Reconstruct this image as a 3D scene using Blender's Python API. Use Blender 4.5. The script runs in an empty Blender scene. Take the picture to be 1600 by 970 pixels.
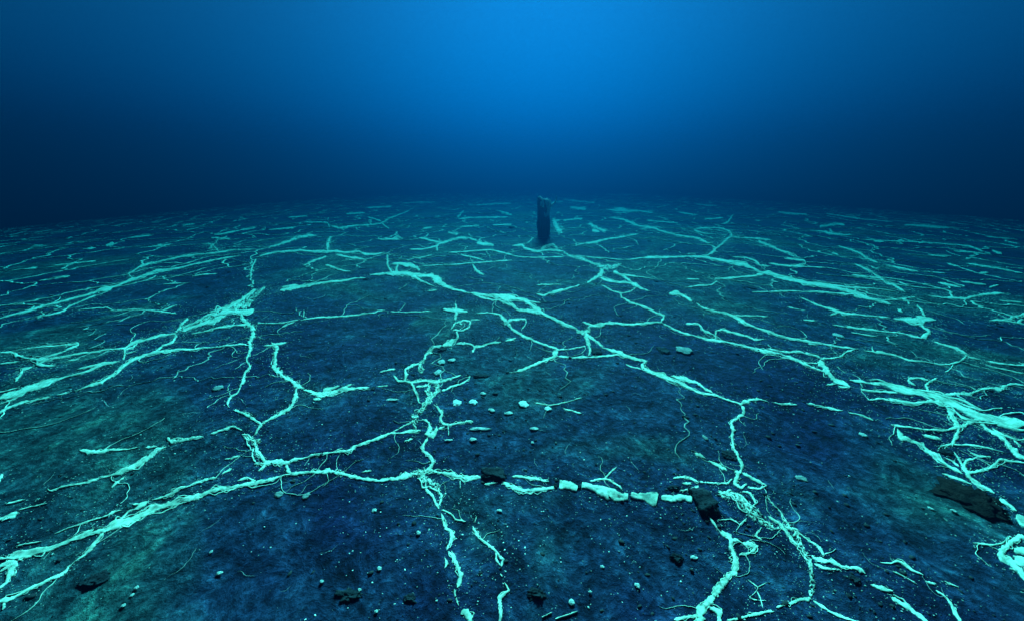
# Underwater seabed crossed by pale veins, with an old wooden post standing in the distance.
# All positions are in metres on the seabed plan: x to the right, y away from the camera, z up.
import bpy, bmesh, math, random
import numpy as np
from mathutils import Vector

S = bpy.context.scene
COL = S.collection

# ---------------------------------------------------------------- camera
cam_data = bpy.data.cameras.new('camera')
cam = bpy.data.objects.new('camera', cam_data)
COL.objects.link(cam)
cam_data.sensor_width = 36.0
cam_data.lens = 12.6
cam_data.clip_start = 0.02
cam_data.clip_end = 3000.0
cam.location = (0.0, 0.0, 1.5)
cam.rotation_euler = (math.radians(90 - 21), 0, 0)
S.camera = cam

# ---------------------------------------------------------------- daylight reaching down through the water
SUN_ELEV = math.radians(29)
SUN_AZ = math.radians(4)
world = bpy.data.worlds.new('World')
S.world = world
world.use_nodes = True
wn = world.node_tree
sky = wn.nodes.new('ShaderNodeTexSky')
sky.sky_type = 'NISHITA'
sky.sun_disc = False
sky.sun_elevation = SUN_ELEV
sky.sun_rotation = SUN_AZ
sky.air_density = 0.06
sky.dust_density = 0.0
wn.links.new(sky.outputs[0], wn.nodes['Background'].inputs[0])
wn.nodes['Background'].inputs[1].default_value = 0.05
sun_data = bpy.data.lights.new('sun', 'SUN')
sun_data.energy = 5.0
sun_data.angle = math.radians(14)          # the rippled surface spreads the sun out
sun_data.color = (1.0, 0.97, 0.90)
sun = bpy.data.objects.new('sun', sun_data)
sun.rotation_euler = (-(math.pi / 2 - SUN_ELEV), 0, -SUN_AZ)
COL.objects.link(sun)
S.view_settings.view_transform = 'Standard'
S.view_settings.look = 'None'
S.view_settings.gamma = 1.0
S.view_settings.exposure = 3.42
S.render.engine = 'CYCLES'
S.cycles.use_denoising = True
S.cycles.volume_bounces = 0
S.cycles.max_bounces = 4

# ---------------------------------------------------------------- noise and the lie of the seabed
def _hash(ix, iy, seed):
    h = (ix.astype(np.int64) * 374761393 + iy.astype(np.int64) * 668265263 + seed * 974634777) & 0x7fffffff
    h = ((h ^ (h >> 13)) * 1274126177) & 0x7fffffff
    h = h ^ (h >> 16)
    return (h & 0xffffff) / float(0xffffff) * 2.0 - 1.0

def vnoise(x, y, seed=0):
    x = np.asarray(x, float); y = np.asarray(y, float)
    ix = np.floor(x); iy = np.floor(y)
    fx = x - ix; fy = y - iy
    fx = fx * fx * fx * (fx * (fx * 6 - 15) + 10); fy = fy * fy * fy * (fy * (fy * 6 - 15) + 10)
    a = _hash(ix, iy, seed); b = _hash(ix + 1, iy, seed); c = _hash(ix, iy + 1, seed); d = _hash(ix + 1, iy + 1, seed)
    return (a * (1 - fx) + b * fx) * (1 - fy) + (c * (1 - fx) + d * fx) * fy

def fbm(x, y, seed=0, octaves=3, gain=0.5):
    s = 0.0; a = 1.0; f = 1.0; t = 0.0
    for k in range(octaves):
        s = s + a * vnoise(np.asarray(x) * f + 17.3 * k, np.asarray(y) * f - 9.1 * k, seed + k)
        t += a; a *= gain; f *= 2.03
    return s / t

def height(x, y):
    x = np.asarray(x, float); y = np.asarray(y, float)
    left = np.maximum(0, -x - 4.0); right = np.maximum(0, x - 4.5); far = np.maximum(0, y - 8.0)
    z = -0.0024 * left ** 2 - 0.0017 * right ** 2 - 0.0004 * far ** 2
    d = np.sqrt(x * x + y * y)
    near = np.clip(1.25 - d / 9.0, 0, 1)
    z = z + 0.045 * fbm(x * 0.42, y * 0.42, 3, 2) + 0.024 * near * fbm(x * 2.1, y * 2.1, 11, 2) + 0.010 * near * fbm(x * 7.0, y * 7.0, 23, 3, 0.6)
    return z

# ---------------------------------------------------------------- materials
def new_mat(name):
    m = bpy.data.materials.new(name); m.use_nodes = True
    t = m.node_tree; b = t.nodes['Principled BSDF']
    b.inputs['Roughness'].default_value = 0.9
    b.inputs['Specular IOR Level'].default_value = 0.08
    return m, t, b

def noise_node(t, scale, detail=6, rough=0.6, coord=None, dist=0.0):
    n = t.nodes.new('ShaderNodeTexNoise')
    n.inputs['Scale'].default_value = scale; n.inputs['Detail'].default_value = detail
    n.inputs['Roughness'].default_value = rough; n.inputs['Distortion'].default_value = dist
    if coord is not None: t.links.new(coord, n.inputs['Vector'])
    return n

def ramp(t, fac, stops):
    r = t.nodes.new('ShaderNodeValToRGB'); e = r.color_ramp.elements
    while len(e) < len(stops): e.new(0.5)
    for el, (p, c) in zip(e, stops):
        el.position = p; el.color = (*c, 1)
    t.links.new(fac, r.inputs[0]); return r

def mix(t, fac, a, b, mode='MIX'):
    m = t.nodes.new('ShaderNodeMix'); m.data_type = 'RGBA'; m.blend_type = mode
    for sock, v in ((m.inputs[0], fac), (m.inputs[6], a), (m.inputs[7], b)):
        if hasattr(v, 'is_output'): t.links.new(v, sock)
        elif isinstance(v, tuple): sock.default_value = (*v, 1)
        else: sock.default_value = v
    return m.outputs[2]

def bump(t, b, h, strength, dist):
    n = t.nodes.new('ShaderNodeBump'); n.inputs['Strength'].default_value = strength; n.inputs['Distance'].default_value = dist
    t.links.new(h, n.inputs['Height']); t.links.new(n.outputs[0], b.inputs['Normal'])

def seabed_material():
    m, t, b = new_mat('seabed_silt')
    co = t.nodes.new('ShaderNodeTexCoord').outputs['Object']
    big = noise_node(t, 0.55, 4, 0.55, co, 0.6)
    mid = noise_node(t, 5.5, 9, 0.7, co, 0.5)
    fine = noise_node(t, 26, 8, 0.7, co)
    grit = noise_node(t, 110, 3, 0.6, co)
    base = ramp(t, big.outputs[0], [(0.38, (0.009, 0.012, 0.047)), (0.5, (0.015, 0.030, 0.068)), (0.61, (0.028, 0.066, 0.070))]).outputs[0]
    blot = ramp(t, mid.outputs[0], [(0.33, (0.16, 0.16, 0.2)), (0.45, (0.75, 0.75, 0.8)), (0.55, (1.15, 1.15, 1.1)), (0.68, (2.9, 3.0, 2.3))]).outputs[0]
    c = mix(t, 1.0, base, blot, 'MULTIPLY')
    f2 = ramp(t, fine.outputs[0], [(0.33, (0.3, 0.3, 0.32)), (0.5, (1, 1, 1)), (0.66, (2.3, 2.4, 2.2))]).outputs[0]
    c = mix(t, 1.0, c, f2, 'MULTIPLY')
    sp = ramp(t, grit.outputs[0], [(0.66, (0, 0, 0)), (0.74, (1, 1, 1))])
    patch = ramp(t, noise_node(t, 1.7, 3, 0.5, co).outputs[0], [(0.5, (0, 0, 0)), (0.66, (0.5, 0.5, 0.5))])
    c = mix(t, mix(t, 1.0, sp.outputs[0], patch.outputs[0], 'MULTIPLY'), c, (0.16, 0.17, 0.15))
    t.links.new(c, b.inputs['Base Color'])
    hsum = t.nodes.new('ShaderNodeMath'); hsum.operation = 'MULTIPLY_ADD'; hsum.inputs[1].default_value = 0.4
    t.links.new(fine.outputs[0], hsum.inputs[0]); t.links.new(mid.outputs[0], hsum.inputs[2])
    bump(t, b, hsum.outputs[0], 0.9, 0.05)
    return m

def vein_material():
    m, t, b = new_mat('pale_mat')
    co = t.nodes.new('ShaderNodeTexCoord').outputs['Object']
    n = noise_node(t, 55, 5, 0.65, co); n2 = noise_node(t, 6, 4, 0.6, co)
    c = ramp(t, n.outputs[0], [(0.27, (0.34, 0.36, 0.28)), (0.46, (0.70, 0.74, 0.56)), (0.62, (0.90, 0.91, 0.70))]).outputs[0]
    d = ramp(t, n2.outputs[0], [(0.30, (0.34, 0.40, 0.40)), (0.44, (0.82, 0.85, 0.80)), (0.58, (1, 1, 1))]).outputs[0]
    pale = mix(t, 1.0, c, d, 'MULTIPLY')
    at = t.nodes.new('ShaderNodeAttribute'); at.attribute_name = 'film'
    add = t.nodes.new('ShaderNodeMath'); add.operation = 'MULTIPLY_ADD'; add.inputs[1].default_value = 0.9; add.inputs[2].default_value = -0.45
    t.links.new(n.outputs[0], add.inputs[0])
    thick = t.nodes.new('ShaderNodeMath'); thick.operation = 'ADD'
    t.links.new(at.outputs['Fac'], thick.inputs[0]); t.links.new(add.outputs[0], thick.inputs[1])
    mr = t.nodes.new('ShaderNodeMapRange'); mr.interpolation_type = 'SMOOTHSTEP'
    mr.inputs['From Min'].default_value = -0.02; mr.inputs['From Max'].default_value = 0.62
    t.links.new(thick.outputs[0], mr.inputs['Value'])
    t.links.new(mix(t, mr.outputs[0], (0.035, 0.075, 0.075), pale), b.inputs['Base Color'])   # thin film lets the silt show through
    bump(t, b, n.outputs[0], 0.25, 0.006)
    return m

def simple_material(name, lo, hi, scale, bs=0.6, bd=0.01):
    m, t, b = new_mat(name)
    co = t.nodes.new('ShaderNodeTexCoord').outputs['Object']
    n = noise_node(t, scale, 6, 0.65, co)
    t.links.new(ramp(t, n.outputs[0], [(0.35, lo), (0.65, hi)]).outputs[0], b.inputs['Base Color'])
    bump(t, b, n.outputs[0], bs, bd)
    return m

def wood_material():
    m, t, b = new_mat('waterlogged_wood')
    co = t.nodes.new('ShaderNodeTexCoord').outputs['Object']
    mp = t.nodes.new('ShaderNodeMapping'); mp.inputs['Scale'].default_value = (22, 22, 1.6)
    t.links.new(co, mp.inputs['Vector'])
    n = noise_node(t, 1.0, 8, 0.6, mp.outputs[0]); n2 = noise_node(t, 7, 4, 0.6, co)
    c = ramp(t, n.outputs[0], [(0.3, (0.010, 0.010, 0.012)), (0.55, (0.035, 0.032, 0.030)), (0.75, (0.07, 0.065, 0.055))]).outputs[0]
    d = ramp(t, n2.outputs[0], [(0.4, (0.6, 0.6, 0.6)), (0.7, (1.5, 1.6, 1.4))]).outputs[0]
    t.links.new(mix(t, 1.0, c, d, 'MULTIPLY'), b.inputs['Base Color'])
    bump(t, b, n.outputs[0], 0.9, 0.02)
    return m

MAT_SEABED = seabed_material()
MAT_VEIN = vein_material()
MAT_SHELL = simple_material('shell', (0.5, 0.52, 0.44), (0.85, 0.86, 0.74), 40)
MAT_DULL = simple_material('dusty_shell', (0.16, 0.18, 0.16), (0.34, 0.36, 0.3), 40)
MAT_MID = simple_material('silted_shell', (0.22, 0.25, 0.22), (0.7, 0.72, 0.6), 90)
MAT_STONE = simple_material('dark_stone', (0.006, 0.007, 0.010), (0.034, 0.042, 0.048), 14, 0.9, 0.03)
MAT_RUST = simple_material('rusty_mound', (0.006, 0.003, 0.003), (0.030, 0.013, 0.010), 16, 0.9, 0.03)
MAT_CLOD = simple_material('silt_clod', (0.010, 0.010, 0.014), (0.05, 0.052, 0.05), 9)
MAT_GRIT = simple_material('pale_grit', (0.18, 0.2, 0.17), (0.62, 0.64, 0.54), 5)
MAT_HALO = simple_material('pale_halo', (0.14, 0.19, 0.15), (0.52, 0.58, 0.46), 6)  # colour of the flecks that imitate a glow around the veins
MAT_LINK = simple_material('thin_film', (0.10, 0.13, 0.11), (0.62, 0.66, 0.52), 9)
MAT_WOOD = wood_material()
MAT_CRUST_LIT_TOP = simple_material('pale_crust', (0.62, 0.66, 0.6), (0.92, 0.92, 0.86), 20)  # real growth on the post, also the painted brightness of its top

# ---------------------------------------------------------------- helpers
def link(name, me, mat, parent=None, loc=(0, 0, 0), smooth=True):
    o = bpy.data.objects.new(name, me); COL.objects.link(o)
    if mat and not me.materials: me.materials.append(mat)
    if smooth and len(me.polygons): me.polygons.foreach_set('use_smooth', np.ones(len(me.polygons), bool))
    o.location = loc
    if parent: o.parent = parent
    return o

def np_mesh(name, verts, faces, film=None):
    verts = np.asarray(verts, np.float32); faces = np.asarray(faces, np.int32)
    me = bpy.data.meshes.new(name); n = faces.shape[1]
    me.vertices.add(len(verts)); me.vertices.foreach_set('co', verts.ravel())
    me.loops.add(faces.size); me.loops.foreach_set('vertex_index', faces.ravel())
    me.polygons.add(len(faces)); me.polygons.foreach_set('loop_start', np.arange(0, faces.size, n, dtype=np.int32))
    me.update(calc_edges=True)
    if film is not None:
        me.attributes.new('film', 'FLOAT', 'POINT').data.foreach_set('value', np.asarray(film, np.float32))
    return me

def tag(o, label, cat, group=None):
    o['label'] = label; o['category'] = cat
    if group: o['group'] = group
    return o

def empty(name, loc):
    o = bpy.data.objects.new(name, None); COL.objects.link(o); o.location = loc
    o.empty_display_size = 0.1
    return o

def grid_faces(rows, cols, base=0):
    i = np.arange(rows - 1)[:, None] * cols + np.arange(cols - 1)[None]
    return (np.stack([i, i + 1, i + cols + 1, i + cols], -1).reshape(-1, 4) + base)

# ---------------------------------------------------------------- seabed
radii = np.concatenate([[0.0, 0.3, 0.6, 0.9], np.geomspace(1.1, 95, 520)])
angs = np.radians(np.linspace(-112, 112, 640))
RR, AA = np.meshgrid(radii, angs, indexing='ij')
gx = RR * np.sin(AA); gy = RR * np.cos(AA) - 1.3
gz = height(gx, gy)
fine_fade = np.clip(1.2 - RR / 7.0, 0, 1)
gz = gz + 0.004 * fine_fade * fbm(gx * 24, gy * 24, 41, 2)
seabed = link('seabed', np_mesh('seabed', np.stack([gx, gy, gz], -1).reshape(-1, 3), grid_faces(*RR.shape)[:, ::-1]), MAT_SEABED)
seabed['kind'] = 'structure'

# ---------------------------------------------------------------- the water itself: one even body of blue water
def water_body():
    m = bpy.data.materials.new('water'); m.use_nodes = True; t = m.node_tree; t.nodes.clear()
    out = t.nodes.new('ShaderNodeOutputMaterial'); pv = t.nodes.new('ShaderNodeVolumePrincipled')
    t.links.new(pv.outputs[0], out.inputs['Volume'])
    dens = 0.32
    scatter = (0.00002, 0.00175, 0.0049); total = (0.30, 0.127, 0.111)     # per metre, red green blue
    col = [s / dens for s in scatter]
    ab = [max(0, 1 - (T - s) / (dens * (1 - c))) ** 2 for s, T, c in zip(scatter, total, col)]
    pv.inputs['Color'].default_value = (*col, 1)
    pv.inputs['Absorption Color'].default_value = (*ab, 1)
    pv.inputs['Density'].default_value = dens
    pv.inputs['Anisotropy'].default_value = 0.6
    x0, x1, y0, y1, z0, z1 = -160, 160, -40, 320, -70, 5.4
    v = [(x, y, z) for z in (z0, z1) for y in (y0, y1) for x in (x0, x1)]
    f = [(0, 2, 3, 1), (4, 5, 7, 6), (0, 1, 5, 4), (2, 6, 7, 3), (0, 4, 6, 2), (1, 3, 7, 5)]
    o = link('haze', np_mesh('haze', v, f), m, smooth=False)
    o['kind'] = 'stuff'
water_body()

# ---------------------------------------------------------------- plan of the veins and small things
# each vein: (name, category, label, [(part name, centre x,y and half-width vector x,y in mm along the strand), ...])
VEINS = [
 ('pale_vein', 'vein', 'thick pale vein sweeping in from the lower left edge to the left-hand knot', [
  ('strand', "-2158,1036,25,-17 -2101,1045,43,-29 -2055,1053,28,-19 -1988,1077,18,-12 -1934,1104,13,-9 -1885,1137,15,-11 -1832,1154,17,-12 -1810,1189,27,-19 -1771,1207,19,-15 -1722,1264,17,-14 -1672,1285,18,-15 -1580,1321,16,-15 -1465,1377,13,-14 -1320,1407,13,-15 -1279,1421,10,-12 -1202,1458,9,-12"),
  ('branch', "-2092,1045,-33,10 -2038,984,-22,7 -2002,941,-12,4 -1995,910,-11,5"),
  ('branch', "-2078,1028,-20,11 -2124,1001,-8,5"),
  ('branch', "-2063,1011,-14,7 -2082,972,-9,5"),
  ('branch', "-1327,1417,-3,8 -1397,1445,-5,7 -1425,1422,-6,5"),
 ]),
 ('pale_vein', 'vein', 'thin pale branch dropping to the bottom left corner below the thick vein', [
  ('strand', "-1828,1142,-16,7 -1825,1119,-13,6 -1813,1069,-11,5 -1814,1039,-10,5 -1821,1023,-11,6"),
  ('strand', "-1823,1006,-11,5 -1822,969,-14,7 -1838,951,-9,6 -1868,914,-9,5 -1894,879,-11,6 -1911,870,-14,9 -1941,867,-7,4"),
  ('branch', "-1905,865,-10,2 -1879,839,-5,1"),
 ]),
 ('pale_vein', 'vein', 'thin broken vein running close above the thick lower left vein', [
  ('strand', "-1817,1195,11,-6 -1823,1246,6,-4 -1798,1266,9,-6 -1790,1289,17,-12 -1779,1307,7,-5"),
  ('strand', "-1773,1315,8,-7 -1718,1334,10,-8 -1681,1366,12,-9 -1661,1381,6,-5 -1618,1408,8,-8 -1585,1429,7,-8 -1543,1438,5,-6"),
  ('branch', "-1836,1284,5,-5 -1787,1289,8,-9"),
  ('strand', "-1537,1463,6,-5 -1529,1510,9,-7"),
 ]),
 ('pale_vein', 'vein', 'hair-thin straight pale thread above the lower left corner', [
  ('strand', "-2043,1137,4,-3 -2006,1166,4,-3 -1960,1192,4,-3 -1902,1222,6,-4 -1889,1246,10,-7 -1859,1252,5,-5"),
  ('strand', "-2147,1083,4,-3 -2102,1092,6,-4 -2058,1102,3,-3"),
 ]),
 ('pale_vein', 'vein', 'pale forked vein ending in a bright tip on the left, under the long dark slope', [
  ('strand', "-2326,1356,3,-4 -2299,1347,13,-11 -2274,1366,7,-5 -2199,1399,7,-5 -2180,1411,11,-8 -2131,1442,9,-7 -2087,1464,12,-9 -2056,1535,19,-13 -2033,1587,19,-12 -2037,1632,20,-14 -2002,1652,14,-12"),
  ('strand', "-2053,1723,0,-8 -1998,1687,14,-18 -1929,1704,12,-13 -1839,1726,7,-8"),
  ('strand', "-1813,1751,9,-9 -1747,1792,11,-12 -1720,1809,4,-7 -1653,1790,4,-8"),
  ('branch', "-2105,1466,7,-5 -2074,1519,8,-5 -2053,1590,7,-5"),
  ('branch', "-2044,1385,7,-4 -2048,1455,11,-6"),
  ('branch', "-2118,1652,11,-11 -2054,1655,6,-7"),
 ]),
 ('pale_vein', 'vein', 'soft pale smear lying alone above the forked left vein', [
  ('strand', "-2468,1626,10,-11 -2391,1606,18,-18 -2320,1623,16,-15 -2274,1631,9,-9 -2206,1636,5,-5 -2159,1652,5,-5"),
 ]),
 ('pale_vein', 'vein', 'short bright streaks at the left edge above the lower left vein', [
  ('strand', "-2384,1203,22,-13 -2345,1218,24,-15 -2330,1236,16,-10"),
  ('strand', "-2344,1251,5,-4 -2244,1285,4,-3"),
  ('strand', "-2447,1284,9,-6 -2378,1305,6,-5"),
  ('strand', "-2664,1415,14,-6 -2696,1462,15,-6"),
 ]),
 ('pale_vein', 'vein', 'long pale line entering from the left edge below the matted left bundle', [
  ('strand', "-3441,1987,22,-13 -3446,2072,30,-19 -3434,2115,28,-20 -3380,2127,19,-14 -3310,2175,20,-15"),
  ('strand', "-3279,2196,18,-14 -3211,2212,20,-15"),
  ('strand', "-3181,2228,25,-19 -3146,2270,26,-19 -3115,2329,30,-23 -3134,2438,29,-21 -3184,2561,32,-22 -3227,2673,31,-25 -3200,2770,28,-26 -3097,2813,23,-23 -3042,2826,41,-44 -2998,2858,19,-22 -2856,2861,20,-23 -2723,2909,11,-14 -2594,2966,11,-15 -2507,3008,17,-25 -2439,2993,18,-31"),
  ('branch', "-3512,2910,-12,0 -3378,2779,-11,2 -3319,2703,-15,7"),
  ('branch', "-3399,2800,18,-16 -3350,2848,12,-11"),
 ]),
 ('pale_vein', 'vein', 'wide matted pale bundle at the left edge, half way down', [
  ('strand', "-3639,2135,45,-30 -3614,2203,68,-45 -3599,2284,63,-43 -3571,2359,68,-49 -3538,2394,43,-32 -3506,2430,15,-12 -3443,2486,15,-12 -3422,2585,30,-22 -3432,2644,46,-38 -3356,2650,24,-21 -3319,2682,12,-11"),
  ('strand', "-3753,2222,11,-8 -3669,2285,14,-11"),
  ('strand', "-3544,2551,11,-9 -3493,2600,24,-19 -3412,2651,27,-23"),
 ]),
 ('pale_vein', 'vein', 'pale vein with a bright kink near the left edge, leading up to the left cluster', [
  ('strand', "-4615,2861,31,-23 -4512,2871,53,-40 -4356,2797,35,-32 -4171,2738,33,-32 -4085,2724,51,-43 -4048,2748,36,-29 -3959,2789,20,-16 -3867,2856,21,-18 -3762,2891,26,-22 -3692,2935,30,-25 -3540,2909,37,-32 -3581,3032,37,-31 -3576,3089,33,-30 -3517,3157,34,-32 -3482,3219,38,-38 -3436,3252,43,-45 -3385,3288,64,-67"),
  ('branch', "-4061,2759,19,-14 -4055,2896,12,-9 -4087,3024,28,-20 -4117,3066,-19,18 -4182,3030,-28,23 -4329,2979,-19,15 -4448,2912,-18,13"),
  ('branch', "-4061,2704,-4,-10 -3973,2642,34,-31 -3796,2621,25,-20"),
  ('branch', "-4006,2624,-18,12 -4012,2574,-52,32 -3866,2440,-36,19 -3798,2364,-14,7"),
  ('branch', "-4317,2640,13,-9 -4204,2698,11,-9"),
  ('branch', "-3807,2699,20,-16 -3743,2748,24,-19"),
  ('branch', "-3541,3054,-27,20 -3465,2933,-29,23 -3479,2879,-25,22"),
  ('branch', "-3347,3246,-46,28 -3168,3018,-32,27 -3191,2946,-31,27 -3144,2814,-17,13"),
 ]),
 ('pale_vein', 'vein', 'broad bright cluster of strands on the left, where several veins meet', [
  ('knot', "-3400,3304,65,-58 -3425,3433,39,-37 -3418,3536,48,-49 -3381,3645,76,-78 -3408,3816,143,-150 -3382,3929,170,-201 -3270,3984,181,-224 -3259,4130,123,-133 -3377,4418,103,-106 -3449,4656,96,-107 -3515,4907,52,-60"),
  ('branch', "-3441,3366,31,-21 -3514,3498,37,-29 -3626,3713,45,-41"),
  ('branch', "-3361,3335,44,-43 -3350,3438,30,-31 -3294,3536,38,-42 -3242,3594,58,-63 -3221,3736,50,-56"),
  ('branch', "-3193,3254,18,-19 -3066,3378,19,-22 -2930,3464,21,-27 -2796,3476,23,-32"),
  ('branch', "-3187,3921,-1,-27 -2932,3612,0,-31 -2773,3480,9,-43 -2664,3368,18,-55 -2605,3330,26,-48"),
  ('branch', "-3371,3865,41,-41 -3443,4279,58,-65 -3584,4790,49,-56"),
  ('branch', "-3361,3756,34,-39 -3261,3867,73,-93 -3063,3841,82,-110 -3029,3933,55,-71"),
 ]),
 ('pale_vein', 'vein', 'crooked pale vein hanging down from the left cluster to a bright blob', [
  ('strand', "-2644,3349,-25,7 -2547,3197,-34,16 -2482,3056,-24,5 -2385,2923,-20,7 -2312,2793,-17,8 -2258,2693,-7,-3 -2140,2570,-12,2 -2106,2463,-14,7 -2045,2354,-16,7 -2007,2266,-10,5 -1970,2196,-11,9 -1971,2124,-15,12 -1922,2032,-13,3 -1877,1989,-1,-5"),
  ('strand', "-1826,1960,6,-10 -1748,1936,4,-10 -1684,1902,5,-16 -1622,1874,2,-10 -1576,1846,-9,-2 -1570,1798,-11,5 -1561,1759,-11,4"),
 ]),
 ('pale_vein', 'vein', 'jagged pale vein with a hooked top, right of the left cluster', [
  ('strand', "-2270,3056,1,-23 -2153,2937,-18,-9 -2074,2789,-14,0 -1998,2668,-18,3 -1957,2585,-18,-5 -1878,2501,7,-34 -1772,2411,6,-24 -1675,2347,4,-21 -1617,2300,5,-28 -1530,2254,9,-29"),
  ('branch', "-2299,2979,13,-18 -2206,3004,19,-27 -2121,3043,10,-15"),
  ('branch', "-1592,2265,-8,1 -1527,2143,-19,5 -1507,2074,-14,8 -1504,2008,-11,10 -1535,1953,-12,12 -1559,1894,-10,10 -1576,1852,-8,7"),
 ]),
 ('pale_vein', 'vein', 'feathery pale vein with several bright tufts, ending left of the central column', [
  ('strand', "-1519,2234,11,-24 -1376,2183,14,-28 -1351,2225,27,-36 -1318,2256,13,-20 -1281,2288,8,-12"),
  ('strand', "-1439,2172,11,-19 -1316,2201,17,-30 -1260,2230,14,-26 -1176,2252,9,-20 -1057,2273,7,-18"),
  ('branch', "-1242,2244,10,-12 -1202,2315,7,-9"),
  ('branch', "-1393,2127,9,-18 -1336,2120,8,-18"),
  ('strand', "-1050,2489,6,-13 -944,2540,5,-12"),
  ('strand', "-1005,2298,3,-8 -931,2306,3,-8"),
 ]),
 ('pale_vein', 'vein', 'bright pale blob and loop at the foot of the crooked left vein', [
  ('knot', "-1631,1750,5,-17 -1575,1733,12,-40 -1521,1709,15,-33 -1489,1711,11,-17"),
  ('strand', "-1533,1709,-10,-5 -1490,1660,-6,-6 -1440,1615,-3,-9 -1383,1566,0,-9 -1344,1549,9,-17 -1289,1546,12,-19 -1236,1548,14,-19 -1178,1571,6,-8"),
  ('branch', "-1412,1534,9,-12 -1323,1543,14,-20"),
  ('branch', "-1349,1529,-9,7 -1357,1483,-6,5"),
  ('branch', "-1234,1525,-8,-3 -1199,1483,-3,-8 -1150,1462,1,-7"),
  ('branch', "-1505,1660,-8,2 -1469,1598,-5,0 -1418,1549,-3,-3"),
  ('branch', "-1546,1606,-4,5 -1604,1573,-5,6"),
  ('branch', "-1521,1510,-6,4 -1524,1477,-7,5"),
 ]),
 ('pale_vein', 'vein', 'slender pale vein rising from the left-hand loop to the central column', [
  ('strand', "-1218,1547,9,-11 -1162,1573,5,-7 -1104,1601,5,-8 -1026,1624,4,-8 -941,1639,7,-11 -918,1674,7,-10 -868,1693,6,-10 -809,1738,7,-11 -753,1799,5,-12 -678,1812,4,-11 -604,1832,6,-17 -577,1840,5,-15"),
  ('branch', "-747,1806,3,-5 -694,1870,3,-6 -652,1911,6,-10"),
  ('branch', "-1013,1637,3,-4 -984,1656,3,-4"),
 ]),
 ('pale_vein', 'vein', 'smooth pale vein running from the left-hand loop to the central lacy knot', [
  ('strand', "-1210,1455,9,-12 -1155,1466,8,-12 -1096,1480,6,-11 -986,1497,7,-15 -937,1482,4,-15 -815,1458,2,-10 -710,1446,3,-9 -631,1462,6,-14 -570,1487,8,-18 -514,1500,9,-23"),
  ('branch', "-811,1492,2,-4 -766,1509,2,-4"),
 ]),
 ('pale_vein', 'vein', 'tall tangled column of pale strands in the middle of the seabed', [
  ('column', "-647,2400,-15,2 -630,2281,-20,-4 -601,2195,-27,8 -605,2109,-22,17 -612,2042,-22,20 -634,1989,-27,24 -639,1943,-32,7 -624,1882,-13,-4 -605,1838,-15,-8"),
  ('column', "-585,2412,-17,-3 -565,2312,-20,9 -574,2242,-21,24 -588,2176,-22,22 -591,2109,-17,13"),
  ('branch', "-589,1945,-2,-13 -542,1918,-6,-10 -520,1856,-12,0 -525,1805,-17,-9 -496,1796,13,-31 -480,1836,12,-6 -486,1888,8,-1"),
  ('branch', "-518,1771,-12,6 -521,1734,-10,7 -531,1694,-10,2 -515,1658,-8,-8 -478,1624,-7,-7 -446,1577,-11,-1 -454,1541,-10,8 -473,1516,-11,12"),
  ('branch', "-542,2089,-3,-12 -506,2058,-4,-10 -476,2012,-10,-3 -473,1951,-8,-2 -450,1913,-2,-10 -392,1893,2,-9 -333,1913,3,-11 -271,1924,2,-16 -254,1919,-1,-14"),
  ('branch', "-469,1864,4,-9 -433,1888,3,-6"),
  ('branch', "-771,2370,-6,-9 -722,2269,-7,-8 -687,2203,-6,-3 -652,2116,-4,-1"),
  ('branch', "-722,2310,4,-11 -648,2361,6,-19"),
  ('branch', "-412,1890,-4,1 -393,1798,-3,0"),
  ('branch', "-604,1756,-4,9 -648,1733,-4,7"),
 ]),
 ('pale_vein', 'vein', 'pale crooked strand crossing the top of the central column', [
  ('strand', "-929,2442,-4,-12 -875,2375,-1,-18 -825,2372,4,-21 -763,2373,6,-19 -703,2429,4,-18 -601,2416,4,-24 -529,2435,7,-22 -460,2478,6,-19 -404,2523,4,-14"),
  ('branch', "-526,2285,5,-12 -465,2351,5,-15 -396,2383,5,-14 -353,2443,7,-16 -336,2516,5,-6"),
  ('branch', "-830,2389,8,-3 -837,2470,11,3 -866,2540,9,-6 -844,2593,10,-21 -785,2669,10,-26"),
  ('knot', "-762,2754,-15,20 -769,2671,-27,20 -756,2571,-20,-13 -724,2522,-5,-13"),
 ]),
 ('pale_vein', 'vein', 'beaded pale vein climbing from the central column to a bright ring', [
  ('strand', "-762,2754,15,-8 -770,2838,11,-11 -743,2901,13,-15 -720,2964,8,-15 -657,3006,8,-27"),
  ('strand', "-657,3006,7,-22 -594,3054,25,-68 -565,3103,17,-34 -529,3160,13,-10 -560,3286,12,7"),
  ('ring', "-619,3335,14,-18 -599,3507,9,-24 -520,3584,4,-28 -446,3542,-6,-17 -442,3391,-9,15 -503,3298,-4,20 -597,3318,-4,31"),
  ('branch', "-522,3446,5,17 -573,3567,5,19"),
  ('branch', "-804,3894,3,-29 -727,3876,5,-41 -630,3870,7,-57 -508,3841,3,-38"),
  ('branch', "-682,4078,-11,-3 -633,3791,-18,0 -619,3596,-14,4"),
  ('branch', "-452,3599,2,-21 -346,3582,2,-21"),
  ('branch', "-765,2893,1,-14 -717,2884,1,-15"),
 ]),
 ('pale_vein', 'vein', 'thin pale thread running right from the beaded vein, with one short spur', [
  ('strand', "-527,3057,3,-23 -394,3053,0,-17 -346,2995,1,-24 -271,3026,4,-21 -183,3074,3,-19 -104,3079,1,-19"),
  ('strand', "-61,3107,3,-24 38,3170,3,-32"),
  ('branch', "-346,2995,-9,8 -358,2883,-9,8"),
 ]),
 ('pale_vein', 'vein', 'lacy pale knot in the lower middle, where four veins join', [
  ('knot', "-555,1495,7,-16 -490,1512,11,-31 -438,1516,3,-21 -383,1503,0,-18"),
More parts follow.
